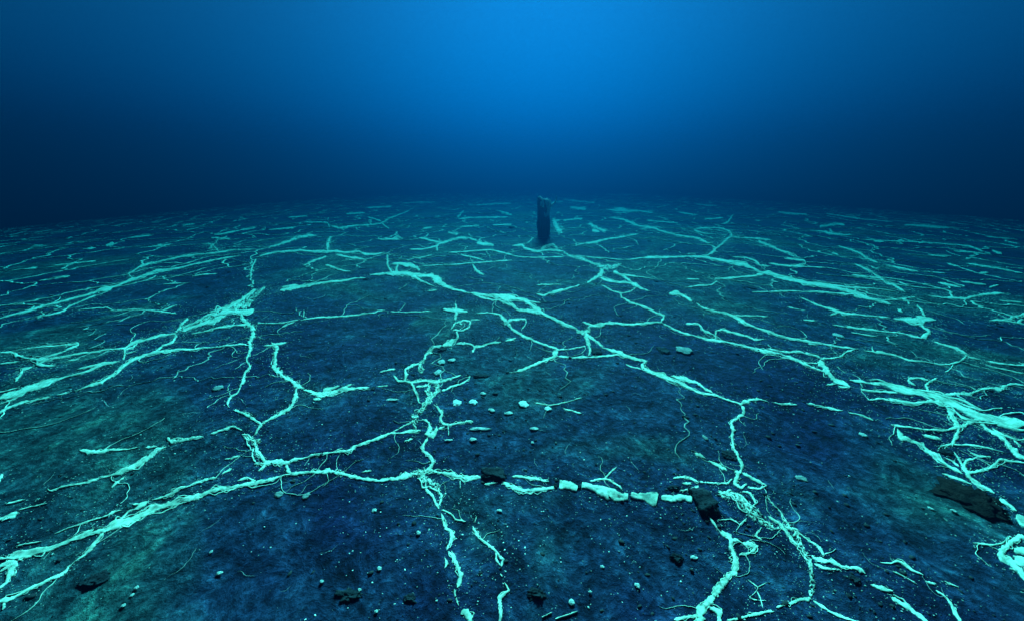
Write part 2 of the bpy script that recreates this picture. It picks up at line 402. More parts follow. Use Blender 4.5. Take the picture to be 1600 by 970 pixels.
  ('knot', "-510,1483,-1,-20 -449,1456,-4,-31 -403,1431,-10,-24 -377,1397,-15,-5 -374,1367,-12,1"),
  ('branch', "-460,1414,-4,-7 -405,1359,-5,-6 -377,1315,-6,-4 -355,1280,-5,-3"),
  ('branch', "-384,1508,-1,-16 -292,1477,-1,-13 -257,1467,2,-19 -168,1473,2,-18"),
  ('branch', "-275,1453,-3,0 -268,1402,-3,0"),
  ('branch', "-434,1415,-2,-7 -358,1367,-5,-3 -358,1299,-5,1"),
 ]),
 ('pale_vein', 'vein', 'left one of two pale veins descending to the bottom edge below the lacy knot', [
  ('strand', "-337,1255,-6,-1 -320,1210,-7,-3 -302,1177,-5,-5 -276,1161,-7,-7 -266,1130,-10,1 -275,1099,-7,2 -281,1073,-5,2"),
  ('strand', "-272,1065,-3,-5 -242,1034,-6,-5 -224,999,-8,-4 -209,970,-10,-2 -208,941,-9,1 -213,922,-6,2"),
  ('strand', "-225,916,-4,-1 -215,883,-3,-1 -200,863,-2,-1"),
  ('strand', "-182,851,-8,-7 -161,831,-12,-6 -148,804,-12,-3"),
  ('branch', "-283,1037,-4,-1 -273,1010,-5,0 -275,990,-3,1"),
 ]),
 ('pale_vein', 'vein', 'right one of two pale veins descending to the bottom edge below the lacy knot', [
  ('strand', "-341,1273,-1,-5 -290,1250,-2,-4 -264,1218,-1,-4 -215,1208,0,-5"),
  ('strand', "-183,1187,-8,-7 -170,1169,-6,-4 -143,1130,-4,-4 -107,1102,-3,-5 -77,1076,-5,-5 -54,1048,-5,-4 -38,1028,-8,-2 -42,1004,-8,1"),
  ('bead', "-47,974,-6,-4 -39,965,-5,-4"),
  ('strand', "-30,942,-3,-2 -12,914,-6,1 -37,901,-6,6 -49,879,-8,1 -43,853,-7,0 -46,806,-7,1"),
  ('branch', "-174,1211,3,-1 -167,1239,3,-1"),
  ('branch', "-69,1067,-4,0 -65,1032,-4,-1 -48,1007,-3,-2"),
 ]),
 ('slab_vein', 'vein', 'bright stepped vein in the lower middle, broken into chunky slabs', [
  ('strand', "-144,1426,2,-8 -108,1436,1,-6 -74,1442,1,-6"),
  ('strand', "-54,1441,-4,-10 -10,1415,-5,-16 49,1390,-2,-14 148,1384,0,-14 232,1408,1,-12"),
  ('strand', "0,1479,-1,-10 102,1463,-2,-11 189,1444,-3,-10"),
  ('slab', "248,1424,-5,-26 300,1415,-9,-27 336,1392,-12,-23"),
  ('slab', "362,1411,-5,-17 403,1400,-7,-18 442,1384,-12,-22 499,1351,-18,-30 538,1340,-10,-25 579,1338,-7,-21"),
  ('slab', "598,1350,-6,-13 657,1342,-10,-22 696,1334,-16,-31 723,1329,-19,-34"),
  ('slab', "746,1338,-6,-15 814,1332,-10,-23 857,1337,-9,-20 897,1333,-10,-20"),
 ]),
 ('pale_vein', 'vein', 'small forked pale twig above the chunky slab vein', [
  ('strand', "407,1437,-1,-7 490,1448,-2,-9 527,1424,-4,-5 562,1384,-4,-5"),
  ('branch', "491,1452,2,-5 537,1497,2,-3 576,1530,1,-3"),
 ]),
 ('pale_rosette', 'rosette', 'oval pale rosette beside the dark block at the end of the slab vein', [
  ('strand', "855,1455,-2,-9 908,1466,-3,-7 953,1459,-7,-9 983,1436,-7,-8"),
  ('strand', "970,1409,2,9 903,1383,1,7 855,1377,2,5"),
  ('strand', "888,1422,-5,-11 935,1421,-6,-11"),
 ]),
 ('pale_vein', 'vein', 'tall pale zigzag vein dropping from the long right-hand chain', [
  ('strand', "1574,2086,-21,-17 1574,2035,-13,-4 1527,1969,-1,14 1450,1925,1,15 1412,1892,-8,4 1381,1825,-10,0 1341,1759,-10,0 1309,1690,-13,-4 1300,1648,-9,-4 1287,1594,-9,-4 1273,1543,-9,-1 1246,1508,-5,9 1208,1479,-3,10"),
  ('branch', "1060,1647,-6,-7 1084,1621,-9,-10 1108,1609,-5,-6"),
  ('branch', "1118,1592,-5,-6 1147,1564,-9,-9 1173,1517,-10,-9"),
 ]),
 ('pale_vein', 'vein', 'dense netted cluster of pale strands right of the dark block', [
  ('net', "1227,1511,-16,2 1201,1466,-11,4 1163,1424,-12,-4 1179,1395,-7,-12 1222,1423,0,-5"),
  ('branch', "987,1444,-4,-6 1052,1438,-4,-6 1122,1427,-2,-6 1171,1455,0,-6"),
  ('branch', "1244,1494,-9,-9 1268,1450,-9,-8 1295,1415,-8,-8 1311,1399,-3,5 1262,1387,5,8 1211,1393,4,6"),
  ('net', "1042,1357,-12,-20 1084,1351,-16,-26 1124,1344,-22,-23 1136,1310,-27,-19 1144,1273,-29,-20 1160,1240,-28,-20 1182,1210,-28,-22 1207,1190,-23,-22 1235,1173,-21,-20"),
  ('branch', "959,1214,-1,-3 1025,1224,-2,-3 1049,1213,-3,-3 1058,1197,-4,0 1024,1169,-1,2"),
  ('branch', "1055,1197,1,-4 1102,1222,1,-4"),
  ('branch', "1148,1182,-2,3 1099,1145,-6,0 1108,1120,-4,-3"),
  ('branch', "1172,1372,-6,-7 1201,1356,-7,-5 1196,1307,-7,-1 1164,1282,-2,3"),
  ('branch', "1122,1386,1,7 1076,1371,4,10 1055,1380,4,6"),
 ]),
 ('pale_vein', 'vein', 'bright rope of pale strands descending steeply in the lower right', [
  ('rope', "1280,1356,-11,-5 1273,1306,-7,-4 1286,1255,-7,-3 1273,1215,-11,-4 1271,1183,-22,-12 1279,1157,-28,-13 1263,1111,-19,-7 1254,1073,-21,-8 1245,1037,-16,-5 1220,985,-14,-1 1194,941,-12,1 1163,907,-10,1 1142,883,-12,1"),
  ('branch', "1263,1040,-14,-12 1289,1017,-12,-11 1325,1012,-11,-10 1351,997,-9,-7 1395,987,-7,-6 1415,980,-13,-9 1422,968,-10,-6"),
  ('branch', "1246,1006,-8,-7 1274,983,-7,-6 1330,981,-5,-5"),
  ('branch', "1290,1157,-5,-3 1310,1110,-7,-5 1327,1079,-7,-4 1319,1042,-8,-4"),
  ('branch', "1322,1048,-2,-3 1364,1058,-1,-2 1391,1070,0,-2"),
  ('branch', "1214,1237,-7,-5 1241,1198,-8,-5 1241,1140,-8,-4 1244,1091,-9,-5"),
 ]),
 ('pale_vein', 'vein', 'pale fork at the bottom edge below the bright rope', [
  ('strand', "1142,883,8,11 1100,882,3,6 1039,867,3,7 989,854,1,5"),
  ('strand', "972,842,3,5 916,839,3,6 851,830,2,5 788,819,2,5"),
  ('branch', "1144,876,-7,-5 1165,845,-6,-4 1193,823,-5,-4 1251,799,-6,-4"),
 ]),
 ('pale_vein', 'vein', 'thick curved pale vein with a forked top, reaching the bottom edge right of centre', [
  ('strand', "930,1234,-5,-3 937,1201,-7,-4 950,1169,-10,-7 974,1142,-15,-8 965,1106,-16,-5 959,1066,-17,-4 943,1025,-13,0 917,993,-7,6 865,961,-4,8 828,940,-6,8 785,905,-8,9 746,878,-8,10 712,855,-12,9 689,829,-18,5 669,797,-21,3"),
  ('branch', "981,1129,-10,-11 1018,1110,-6,-7 1042,1104,-11,-13 1068,1096,-17,-8 1041,1076,-2,9 1007,1063,1,5 977,1063,2,5"),
  ('branch', "596,824,-2,-6 650,830,-1,-6 693,837,-2,-8"),
  ('branch', "746,864,-9,-8 770,846,-12,-5 756,806,-11,-3"),
 ]),
 ('pale_vein', 'vein', 'faint crossed pale twig beside the fork at the bottom edge', [
  ('strand', "950,962,-2,-2 964,943,-3,-2 970,929,-3,-1 954,915,-1,1 920,897,-2,1 928,886,-1,-2 968,882,-1,-2"),
  ('strand', "971,931,0,-2 1017,947,0,-2"),
  ('strand', "959,920,-3,-1 955,891,-3,-1 941,855,-2,0"),
 ]),
 ('pale_vein', 'vein', 'short pale segments leading to the bottom edge, right of the bright rope', [
  ('strand', "1408,929,-5,-4 1427,918,-9,-7 1437,908,-9,-7 1463,900,-5,-4"),
  ('strand', "1446,884,-10,-6 1459,868,-12,-7 1472,845,-10,-6 1486,825,-11,-6 1494,797,-10,-5"),
 ]),
 ('pale_vein', 'vein', 'thin bright squiggle lying above the short segments at the lower right', [
  ('strand', "1519,1009,-5,-4 1555,1002,-3,-3 1587,1008,-8,-7 1602,989,-11,-7 1610,972,-8,-5 1637,956,-8,-5"),
  ('strand', "1621,932,-8,-5 1646,920,-7,-5"),
  ('strand', "1630,902,-5,-3 1644,874,-7,-3 1632,846,-6,-2 1622,829,-10,-3 1604,794,-9,-3"),
  ('branch', "1530,969,-3,-2 1559,946,-3,-2 1576,921,-2,-1"),
  ('branch', "1706,938,-4,-2 1739,917,-4,-3"),
 ]),
 ('coiled_mass', 'mass', 'large pale coiled mass cut off by the right edge', [
  ('coil', "2286,1124,20,18 2226,1116,17,17 2131,1079,7,15 2059,1041,-21,-1 2050,1017,-33,-15 2055,993,-30,-14 2040,962,-27,-10 2028,934,-29,-11"),
  ('coil', "2143,1064,-25,-17 2194,1057,-31,-21"),
  ('coil', "2100,1035,-18,-10 2108,995,-39,-20"),
 ]),
 ('pale_vein', 'vein', 'thin pale stalk with a bright tip pointing left of the coiled mass', [
  ('strand', "1998,1091,-7,-6 2035,1085,-7,-5 2094,1086,-6,-5 2147,1099,-2,-3 2204,1128,0,-2"),
 ]),
 ('pale_vein', 'vein', 'bright segmented vein descending to the right edge above the coiled mass', [
  ('strand', "2486,1519,-23,-6 2442,1475,-19,-7 2426,1442,-17,-9 2425,1413,-19,-11 2427,1388,-17,-10 2429,1356,-13,-8"),
  ('strand', "2414,1323,-23,-13 2416,1292,-18,-9 2406,1254,-14,-7"),
  ('strand', "2388,1237,-21,-8 2364,1201,-34,-14 2343,1167,-39,-16"),
  ('branch', "2471,1493,-11,-10 2558,1509,-8,-8 2641,1520,-6,-6"),
  ('branch', "2314,1486,-7,-5 2350,1462,-12,-8 2368,1435,-12,-8 2387,1414,-9,-6"),
 ]),
 ('pale_vein', 'vein', 'pale ragged vein descending along the right, left of the dark hollow', [
  ('strand', "2443,1853,-11,-4 2385,1775,-34,-18 2396,1755,-31,-24 2431,1731,-18,-13 2448,1710,-20,-13 2439,1667,-21,-12 2429,1625,-29,-17 2425,1597,-26,-16 2426,1557,-15,-9 2422,1510,-14,-8 2416,1482,-10,-6"),
  ('branch', "2538,1799,-8,-7 2567,1771,-17,-14 2594,1744,-9,-7"),
  ('branch', "2625,1705,10,10 2541,1695,6,7 2490,1663,0,6"),
  ('branch', "2466,1609,-6,-4 2484,1576,-8,-5 2471,1541,-11,-6"),
 ]),
 ('pale_vein', 'vein', 'branching pale strands between the wide right-hand band and the dark mound', [
  ('strand', "3016,2080,-32,-13 2920,1971,-30,-12 2861,1902,-28,-13 2813,1843,-23,-7 2720,1772,-5,8 2643,1721,-4,10 2598,1687,-4,4"),
  ('branch', "3082,1945,28,27 2959,1904,21,21 2835,1853,23,22 2715,1820,11,11 2622,1825,9,9 2547,1847,11,10 2476,1874,12,11 2445,1896,14,12"),
  ('branch', "2613,1701,-11,-9 2705,1680,-10,-8 2758,1649,-13,-9 2812,1613,-8,-5"),
  ('branch', "2625,1626,-12,-9 2643,1597,-9,-7 2681,1580,-7,-6"),
  ('branch', "2632,1596,6,8 2554,1578,8,12 2487,1535,-14,-1 2459,1493,-30,-21 2512,1498,-9,-9 2601,1517,-9,-11 2660,1539,-5,-10 2714,1563,-13,-11 2828,1534,-10,-7"),
  ('branch', "2566,1648,-8,-3 2522,1580,-11,-4 2487,1535,-10,-3"),
 ]),
 ('pale_vein', 'vein', 'pale frayed strand forking to the right edge under the wide band', [
  ('strand', "3037,1922,-25,-15 2981,1807,-24,-14 2941,1719,-20,-11 2891,1652,-30,-14 2861,1601,-32,-17 2858,1556,-28,-16"),
  ('branch', "3049,1859,-15,-9 3003,1767,-21,-13 3016,1718,-14,-10 3153,1766,-10,-8"),
  ('branch', "3004,1733,-15,-8 2965,1667,-12,-6"),
 ]),
 ('pale_vein', 'vein', 'wide pale band with many threads running off the right edge', [
  ('band', "2630,2414,-22,-24 2692,2386,-28,-29 2785,2353,-54,-50 2865,2309,-65,-57 2924,2250,-58,-50 3018,2225,-50,-41 3057,2178,-63,-48 3058,2137,-75,-54 3084,2100,-67,-48 3085,2025,-76,-52 3098,1965,-85,-60 3161,1947,-107,-77 3232,1919,-132,-92 3318,1882,-138,-94"),
  ('branch', "2472,2329,-15,-16 2528,2304,-19,-19"),
  ('branch', "2602,2284,-16,-16 2708,2248,-15,-15 2836,2245,-16,-15"),
  ('branch', "2540,2155,-22,-24 2579,2158,-14,-16 2653,2165,-14,-14 2750,2126,-27,-24 2823,2108,-17,-17 2942,2136,-29,-26 3024,2119,-29,-24"),
 ]),
 ('pale_vein', 'vein', 'hooked pale strand standing above the wide right-hand band', [
  ('strand', "3103,2211,45,34 3078,2260,33,22 3170,2356,10,-4 3272,2420,-12,-18 3364,2456,-10,-12"),
  ('branch', "3274,2436,27,22 3227,2464,16,15 3137,2451,21,22 3086,2404,-24,-15 3071,2342,-11,-7"),
 ]),
 ('pale_vein', 'vein', 'beaded pale vein rising from the wide band to the right edge', [
  ('strand', "3132,2211,-24,-23 3264,2235,-38,-32 3363,2238,-24,-22 3447,2269,-14,-16 3526,2296,-18,-16 3632,2305,-24,-18 3656,2292,-50,-43 3780,2352,-16,-16 3859,2382,-23,-17 3963,2361,-26,-17"),
 ]),
 ('pale_vein', 'vein', 'dashed pale line below the wide right-hand band, joined to the zigzag vein', [
  ('strand', "1574,2086,-8,-21 1666,2126,-10,-22 1729,2141,-8,-13 1795,2116,-7,-8"),
  ('strand', "1828,2111,-6,-7 1915,2094,-8,-11 1979,2090,-6,-9"),
  ('strand', "2051,2098,-13,-15 2124,2075,-10,-11 2194,2052,-12,-13 2250,2034,-6,-7"),
  ('strand', "2270,2013,-7,-7 2317,1992,-9,-8 2344,1953,-13,-11 2359,1929,-10,-8"),
 ]),
 ('pale_vein', 'vein', 'steep bright vein joining two long lines left of the wide band', [
  ('strand', "2642,2724,-30,-22 2599,2616,-53,-36 2534,2493,-46,-31 2519,2413,-42,-36 2550,2362,-30,-27 2548,2315,-20,-16"),
  ('branch', "2379,2334,-10,-13 2472,2353,-14,-18"),
  ('branch', "2678,2748,-23,-29 2792,2770,-13,-16 2947,2846,-11,-17 3046,2915,-9,-15 3160,2948,-12,-16"),
 ]),
 ('pale_vein', 'vein', 'lower of two long pale lines crossing the right half to the steep bright vein', [
  ('strand', "1591,3539,-17,-29 1652,3388,-13,-21 1704,3282,-15,-26 1801,3214,-11,-18 1887,3132,-21,-35 1951,3102,-23,-39 2036,3068,-11,-18 2131,2978,-13,-18 2205,2909,-21,-28 2253,2851,-28,-37 2358,2796,-18,-22 2423,2729,-22,-24 2458,2630,-21,-22 2502,2552,-14,-14 2536,2483,-19,-18"),
  ('branch', "2316,2903,-12,-16 2427,2853,-17,-22 2575,2859,-13,-17 2675,2801,-18,-19 2685,2749,-23,-22"),
  ('branch', "1830,3492,-13,-27 1974,3481,-17,-27 1946,3317,-14,-17 1997,3204,-14,-15 1958,3116,-14,-3"),
  ('branch', "1964,3128,8,-2 2055,3292,1,-12 2161,3353,-19,-33 2189,3288,-20,-29 2296,3198,-24,-32 2342,3123,-21,-29 2464,3144,-11,-16"),
  ('branch', "2316,2775,-8,-9 2440,2678,-10,-11 2566,2664,-8,-11 2701,2762,-6,-13"),
 ]),
 ('pale_vein', 'vein', 'upper of two long pale lines crossing the right half, broken near its middle', [
  ('strand', "2090,4539,-26,-71 2182,4556,-47,-101 2226,4461,-31,-52 2251,4333,-35,-54 2255,4236,-28,-40"),
  ('strand', "2276,4164,-15,-22 2278,3979,-19,-30 2379,3881,-14,-23 2496,3762,-27,-39 2517,3674,-46,-58 2504,3537,-35,-43 2534,3422,-22,-28 2605,3328,-24,-29 2634,3229,-21,-25 2725,3137,-24,-28 2842,3086,-24,-28 2922,3069,-19,-23 3013,3031,-20,-22 3118,2979,-16,-18 3182,2947,-16,-17"),
  ('strand', "3212,2922,-21,-21 3310,2900,-26,-25 3387,2862,-23,-21 3420,2807,-20,-17 3444,2749,-24,-20 3550,2741,-20,-17 3713,2708,-16,-14 3826,2736,-20,-20 3900,2753,-15,-18 4036,2831,-20,-24 4099,2866,-22,-27"),
  ('branch', "2496,3762,-13,-22 2758,3772,-13,-20 2886,3746,-15,-22"),
  ('branch', "2797,3052,-12,-15 2893,3047,-14,-17"),
 ]),
 ('pale_vein', 'vein', 'pale Y-shaped vein near the right edge under the bright four-pointed patch', [
  ('strand', "4087,2855,43,27 4126,2923,27,18 4131,3006,29,22 4107,3063,24,20 4087,3133,20,16"),
  ('branch', "4073,2843,-29,-22 4105,2781,-28,-20"),
  ('strand', "4113,2748,-14,-10 4161,2699,-20,-15 4368,2664,-24,-18"),
  ('branch', "3814,2726,3,8 3677,2631,6,9 3530,2548,9,10"),
  ('branch', "4039,2688,-20,-15 4055,2631,-15,-11 4185,2549,-14,-10"),
 ]),
 ('pale_patch', 'patch', 'bright four-pointed pale patch on the right with a crooked tail', [
  ('patch', "4284,3731,-31,-30 4410,3713,-57,-54 4459,3660,-104,-99 4537,3668,-106,-108 4608,3691,-63,-58 4657,3637,-37,-31"),
  ('branch', "4650,3749,30,13 4834,3949,32,20 4974,4137,22,15"),
  ('branch', "4391,3569,-62,-47 4331,3443,-46,-34 4268,3342,-22,1 4126,3252,34,46 4034,3206,16,22"),
  ('strand', "3571,3495,-16,-17 3656,3438,-28,-29 3931,3343,-15,-14 4045,3205,-26,-23"),
  ('strand', "3523,3479,14,15 3432,3532,13,14"),
 ]),
 ('pale_vein', 'vein', 'long pale chain descending right from the middle junction to the zigzag vein', [
  ('strand', "827,2966,-10,-26 899,2902,-12,-31 971,2849,-18,-41 1033,2773,-12,-25 1100,2723,-11,-23 1141,2698,-20,-15 1093,2637,-17,-2 1098,2562,-18,-28 1156,2506,-14,-24 1190,2460,-21,-34 1238,2394,-16,-26 1301,2365,-13,-19 1340,2292,-11,-15 1376,2222,-11,-17 1461,2207,-12,-18 1504,2159,-11,-15 1550,2120,-10,-13 1583,2086,-21,-27"),
  ('branch', "1258,2465,-10,-20 1335,2443,-21,-37 1377,2422,-20,-31 1425,2386,-14,-20 1438,2298,-10,-12 1467,2226,-10,-12"),
  ('branch', "961,2661,-6,-12 1004,2593,-5,-11 1062,2562,-5,-10"),
 ]),
 ('pale_vein', 'vein', 'bright pale junction in the middle with strands spreading to all sides', [
  ('knot', "662,3393,-20,-35 685,3299,-17,-53 748,3322,1,-82 818,3467,13,-48"),
  ('branch', "814,3483,-6,-66 930,3547,-5,-32 1103,3553,-8,-30 1299,3519,-13,-39 1437,3526,-11,-34 1598,3538,-11,-33"),
  ('branch', "766,3598,-8,-25 855,3519,-9,-33 989,3505,-5,-22"),
  ('branch', "745,3304,-29,-19 721,3083,-17,-11 708,2902,-15,-4 675,2799,-12,7"),
  ('branch', "738,3271,-19,-41 810,3152,-14,-30 842,2981,-10,-19"),
  ('branch', "474,3600,-6,-21 574,3473,-7,-23 662,3393,-7,-24"),
 ]),
 ('pale_vein', 'vein', 'pale vein looping below the middle junction and running down to the left', [
  ('strand', "-10,2539,3,-21 106,2598,3,-23 190,2667,3,-26 276,2730,2,-34 365,2786,7,-32 392,2883,22,-21 411,2942,12,26 329,3005,6,19 216,3118,6,22 126,3202,8,30 39,3333,8,22 -54,3483,6,21"),
  ('branch', "395,2809,-4,-26 528,2758,-3,-17 670,2774,-4,-23 758,2791,-4,-19 905,2815,-5,-20 968,2798,-6,-18"),
  ('branch', "419,2914,-2,-18 526,2926,-1,-15 686,2998,-1,-13"),
 ]),
 ('pale_vein', 'vein', 'bright braided vein descending from the centre back to the middle junction', [
  ('strand', "-588,4469,4,-46 -457,4418,4,-73 -328,4355,2,-57 -163,4335,0,-101 -81,4285,-2,-132 0,4282,-5,-89 159,4187,-11,-74 230,4037,-16,-50 297,3878,-28,-91 361,3752,-15,-49 458,3645,-8,-26 579,3508,-10,-32 673,3378,-16,-44"),
  ('branch', "-449,4328,1,-42 -279,4214,0,-36 -117,4132,-3,-39 0,4009,-7,-34 89,3883,-6,-41 222,3862,-4,-47 309,3838,-5,-51"),
  ('branch', "-80,4262,-20,-42 -39,4088,-15,-45 45,3976,-8,-31"),
  ('branch', "159,4187,-2,-24 351,4113,-3,-18"),
  ('branch', "-401,3800,3,-23 -255,3798,1,-27 -145,3763,-5,-37 -91,3611,-14,-26 -68,3503,0,-25 0,3614,4,-37 141,3643,-3,-26 151,3540,-6,5 92,3368,-5,9"),
  ('branch', "-107,3692,-8,-20 -55,3551,-12,-25 0,3423,-9,-18"),
 ]),
 ('pale_vein', 'vein', 'bright pale vein with a small ring, left of centre in the distance', [
  ('strand', "-2225,5436,17,-43 -2034,5524,26,-73 -1901,5585,44,-138 -1736,5551,30,-123 -1541,5392,16,-108 -1381,5140,2,-50 -1193,4928,2,-34 -1058,4805,2,-25"),
  ('strand', "-1715,5548,15,-67 -1392,5391,25,-121 -1232,5340,21,-150 -1115,5146,-1,-141 -1016,4970,-7,-87 -925,4812,2,-72 -780,4629,4,-57 -571,4468,2,-45"),
  ('branch', "-2416,6864,-11,-3 -2132,6021,-12,-12 -1954,5658,-7,-49"),
  ('branch', "-2096,6116,22,-66 -1962,6154,26,-96 -1756,6013,30,-148 -1614,5883,9,-90 -1499,5669,-1,-56"),
  ('branch', "-1968,6061,-24,30 -1922,5796,-22,1 -1815,5538,-12,-38"),
  ('branch', "-1581,5971,11,-45 -1098,6017,5,-26 -779,6108,6,-44 -449,6177,4,-42 0,6343,1,-61"),
  ('branch', "-1147,4635,10,-37 -1025,4680,8,-34"),
  ('branch', "-685,6059,-7,-25 -564,5588,-9,-58 -434,5357,-4,-47"),
  ('branch', "-1866,6653,12,-57 -1712,6517,11,-41 -1548,6862,17,-63"),
 ]),
 ('pale_vein', 'vein', 'pale vein in the left distance tied to the left cluster', [
  ('strand', "-3180,4674,27,-37 -3168,4727,65,-98 -3065,4826,44,-72 -2926,4904,38,-65 -2798,5016,21,-39 -2566,5121,25,-51 -2383,5257,20,-46 -2224,5274,14,-35"),
  ('branch', "-3259,4849,32,-49 -3156,4906,34,-57 -3077,4945,21,-37"),
 ]),
 ('pale_vein', 'vein', 'faint straight thread across the middle left, below the distant tied vein', [
  ('strand', "-2282,3575,15,-24 -2117,3662,18,-33 -1918,3688,14,-30 -1755,3726,9,-21 -1580,3832,8,-18 -1551,3896,14,-32 -1497,3933,7,-19"),
  ('branch', "-2392,3410,11,-13 -2334,3544,10,-12"),
  ('branch', "-2714,3516,10,-15 -2451,3511,7,-11 -2317,3589,11,-17"),
  ('branch', "-2412,3881,-6,1 -2307,3671,-6,2"),
  ('strand', "-1417,3894,5,-17 -1170,3816,4,-16 -943,3851,6,-23"),
 ]),
 ('pale_vein', 'vein', 'long pale vein crossing the upper left from the left edge toward the distance', [
  ('strand', "-5792,3728,62,-43 -5776,3826,71,-51 -5727,3903,50,-37 -5742,4132,47,-35 -5719,4384,45,-36 -5693,4587,44,-37 -5740,4752,88,-75 -5706,4804,137,-121 -5687,4917,59,-52 -5791,5252,67,-61 -5791,5352,68,-64 -5872,5762,87,-87 -5800,5800,64,-68 -5658,5946,50,-55 -5559,6228,45,-52 -5408,6479,44,-55 -5158,6731,34,-46"),
  ('branch', "-5572,4556,-41,33 -5503,4338,-35,28 -5440,4142,-38,29 -5268,3931,-37,28 -5256,3798,-29,22 -5335,3731,-37,27"),
  ('branch', "-6206,5619,35,-31 -6370,5946,39,-35 -6481,6259,104,-101 -6460,6398,51,-52 -6433,6698,57,-61 -6278,6952,56,-65 -5924,7148,54,-68 -5764,7374,53,-71 -5262,7325,49,-73"),
  ('branch', "-6232,5655,7,-17 -6064,5507,16,-24 -5827,5319,15,-22"),
  ('branch', "-7101,8378,54,-78 -6517,7824,39,-61 -5948,7213,22,-42"),
 ]),
 ('pale_vein', 'vein', 'faint pale thread with a small hook under the long upper left vein', [
  ('strand', "-5137,3981,23,-20 -4932,4072,25,-24 -4715,3973,18,-17 -4533,4020,14,-15 -4172,3961,24,-26 -4174,4029,27,-26 -4165,4178,17,-16"),
  ('branch', "-4172,3961,27,-31 -3903,3878,14,-18"),
 ]),
 ('pale_vein', 'vein', 'pale far vein running along the upper left with a bright upright spur', [
  ('strand', "-4787,6608,30,-41 -4678,7018,45,-69 -4286,7222,51,-92 -3834,7099,45,-90 -3553,7180,52,-115 -3312,7072,43,-98 -3103,7185,28,-71 -2880,6941,47,-133 -2671,6883,44,-119 -2527,7049,35,-93"),
  ('branch', "-3774,7293,38,3 -4192,8157,58,-47 -4531,9031,68,-84"),
  ('branch', "-5073,7443,88,-126 -5140,7997,85,-128 -5231,8656,91,-146 -5280,9170,154,-270 -4997,9252,84,-163"),
  ('branch', "-3589,6050,38,-57 -3586,6258,40,-65 -3529,6729,28,-49"),
  ('branch', "-3215,6033,33,-75 -3108,5991,24,-67 -2860,5776,15,-43 -2623,5643,15,-39"),
  ('branch', "-3420,6890,34,-84 -3140,6674,36,-96 -2907,6547,37,-99 -2675,6466,18,-51"),
  ('branch', "-4728,6518,-26,22 -4379,5875,-28,18 -4021,5330,-13,4"),
 ]),
 ('pale_vein', 'vein', 'bright four-armed knot in the middle distance, right of the post', [
  ('knot', "1046,7265,-29,-108 1111,6830,-31,-131 1205,6653,-34,-151 1394,6392,-27,-96 1503,6101,-49,-153 1571,5919,-61,-232 1755,6002,-39,-193 1948,6254,-13,-79"),
  ('branch', "1503,5862,-33,20 1413,5522,-14,62 1199,5176,1,70 1084,4984,2,49"),
  ('branch', "1346,5317,-30,-100 1509,5078,-15,-48 1724,5011,-24,-67 1751,4896,-36,-81 1780,4765,-23,-50 1860,4590,-11,-23"),
  ('branch', "1651,5692,-43,-111 1743,5396,-27,-59 1754,5111,-22,-43 1774,4856,-27,-54"),
  ('branch', "1642,5579,-17,-54 1975,5346,-12,-31 2160,5257,-10,-25"),
  ('branch', "959,4856,5,45 799,4753,4,51 506,4495,1,55 414,4394,2,35 315,4414,4,34"),
  ('branch', "342,4830,-2,-30 703,4907,-3,-27"),
 ]),
 ('pale_vein', 'vein', 'pale vein dropping from the far knot to the line below it', [
  ('strand', "1281,4912,-20,-55 1354,4662,-13,-32 1441,4512,-16,-32 1400,4339,-19,-36 1455,4147,-13,-27 1539,4042,-13,-29 1616,3931,-13,-24 1655,3836,-16,-29 1701,3729,-19,-21 1641,3614,-4,21 1585,3522,-5,17"),
  ('branch', "1441,4512,-5,-25 1596,4601,-5,-25 1737,4797,-1,-21"),
 ]),
 ('pale_vein', 'vein', 'pale strands at the foot of the wooden post', [
  ('strand', "0,7657,3,-113 210,7850,-8,-155 270,7516,-11,-106 520,7221,-7,-91 796,7383,-9,-93 1046,7265,-20,-129"),
  ('branch', "601,7440,3,-96 771,7840,-4,-141 921,7929,-26,-149 964,7459,-23,-71"),
  ('branch', "1433,12842,-70,-198 1392,11692,-92,-254 1318,10404,-98,-305 1315,9540,-65,-203"),
  ('branch', "0,6739,-1,-50 356,6550,-2,-41 970,6697,-11,-79"),
  ('branch', "1338,12357,-30,-323 1658,12496,-31,-261"),
 ]),
 ('pale_vein', 'vein', 'long far pale line right of the far knot, rising toward the right', [
  ('strand', "1241,6866,-14,-73 1579,6706,-8,-34 2022,6553,-11,-39 2424,6688,-21,-66 2871,6751,-48,-124 3172,6741,-25,-58 3383,6803,-44,-94 3638,6700,-59,-113 3729,6528,-53,-93 3886,6282,-72,-117 4003,6152,-106,-162 4057,5912,-48,-66 4005,5582,-50,-69 4108,5583,-77,-107 4154,5423,-77,-99 4209,5222,-68,-86 4356,5039,-79,-96 4515,4946,-87,-102 4651,4888,-40,-46 4875,4833,-45,-49 5081,4766,-31,-31 5224,4677,-36,-35"),
  ('branch', "4466,4909,-58,-65 4555,4775,-52,-57 4593,4665,-92,-96 4635,4564,-119,-121 4650,4487,-74,-72 4640,4385,-37,-36 4694,4312,-50,-47 4685,4163,-35,-32"),
  ('branch', "3442,4585,-22,-35 3819,4685,-28,-37 4022,4662,-22,-28 4312,4592,-36,-42 4518,4530,-51,-57"),
  ('branch', "4718,4838,-35,-27 4563,4602,-35,-28"),
  ('branch', "4636,4615,1,-17 4854,4830,-30,-41 4888,4798,-44,-46"),
 ]),
 ('pale_vein', 'vein', 'pale zigzag standing far off on the right of the post', [
  ('strand', "3664,6753,-34,-80 3885,6947,-44,-119 4286,7469,-30,-81 4637,7913,-35,-89 5126,8602,-52,-123 5526,9093,-1,-55 5900,9837,104,152 6034,10391,82,140 5917,10690,59,112 5462,10528,78,163 5056,10069,-71,-101 5028,9482,-36,-69 5355,9164,-36,-64"),
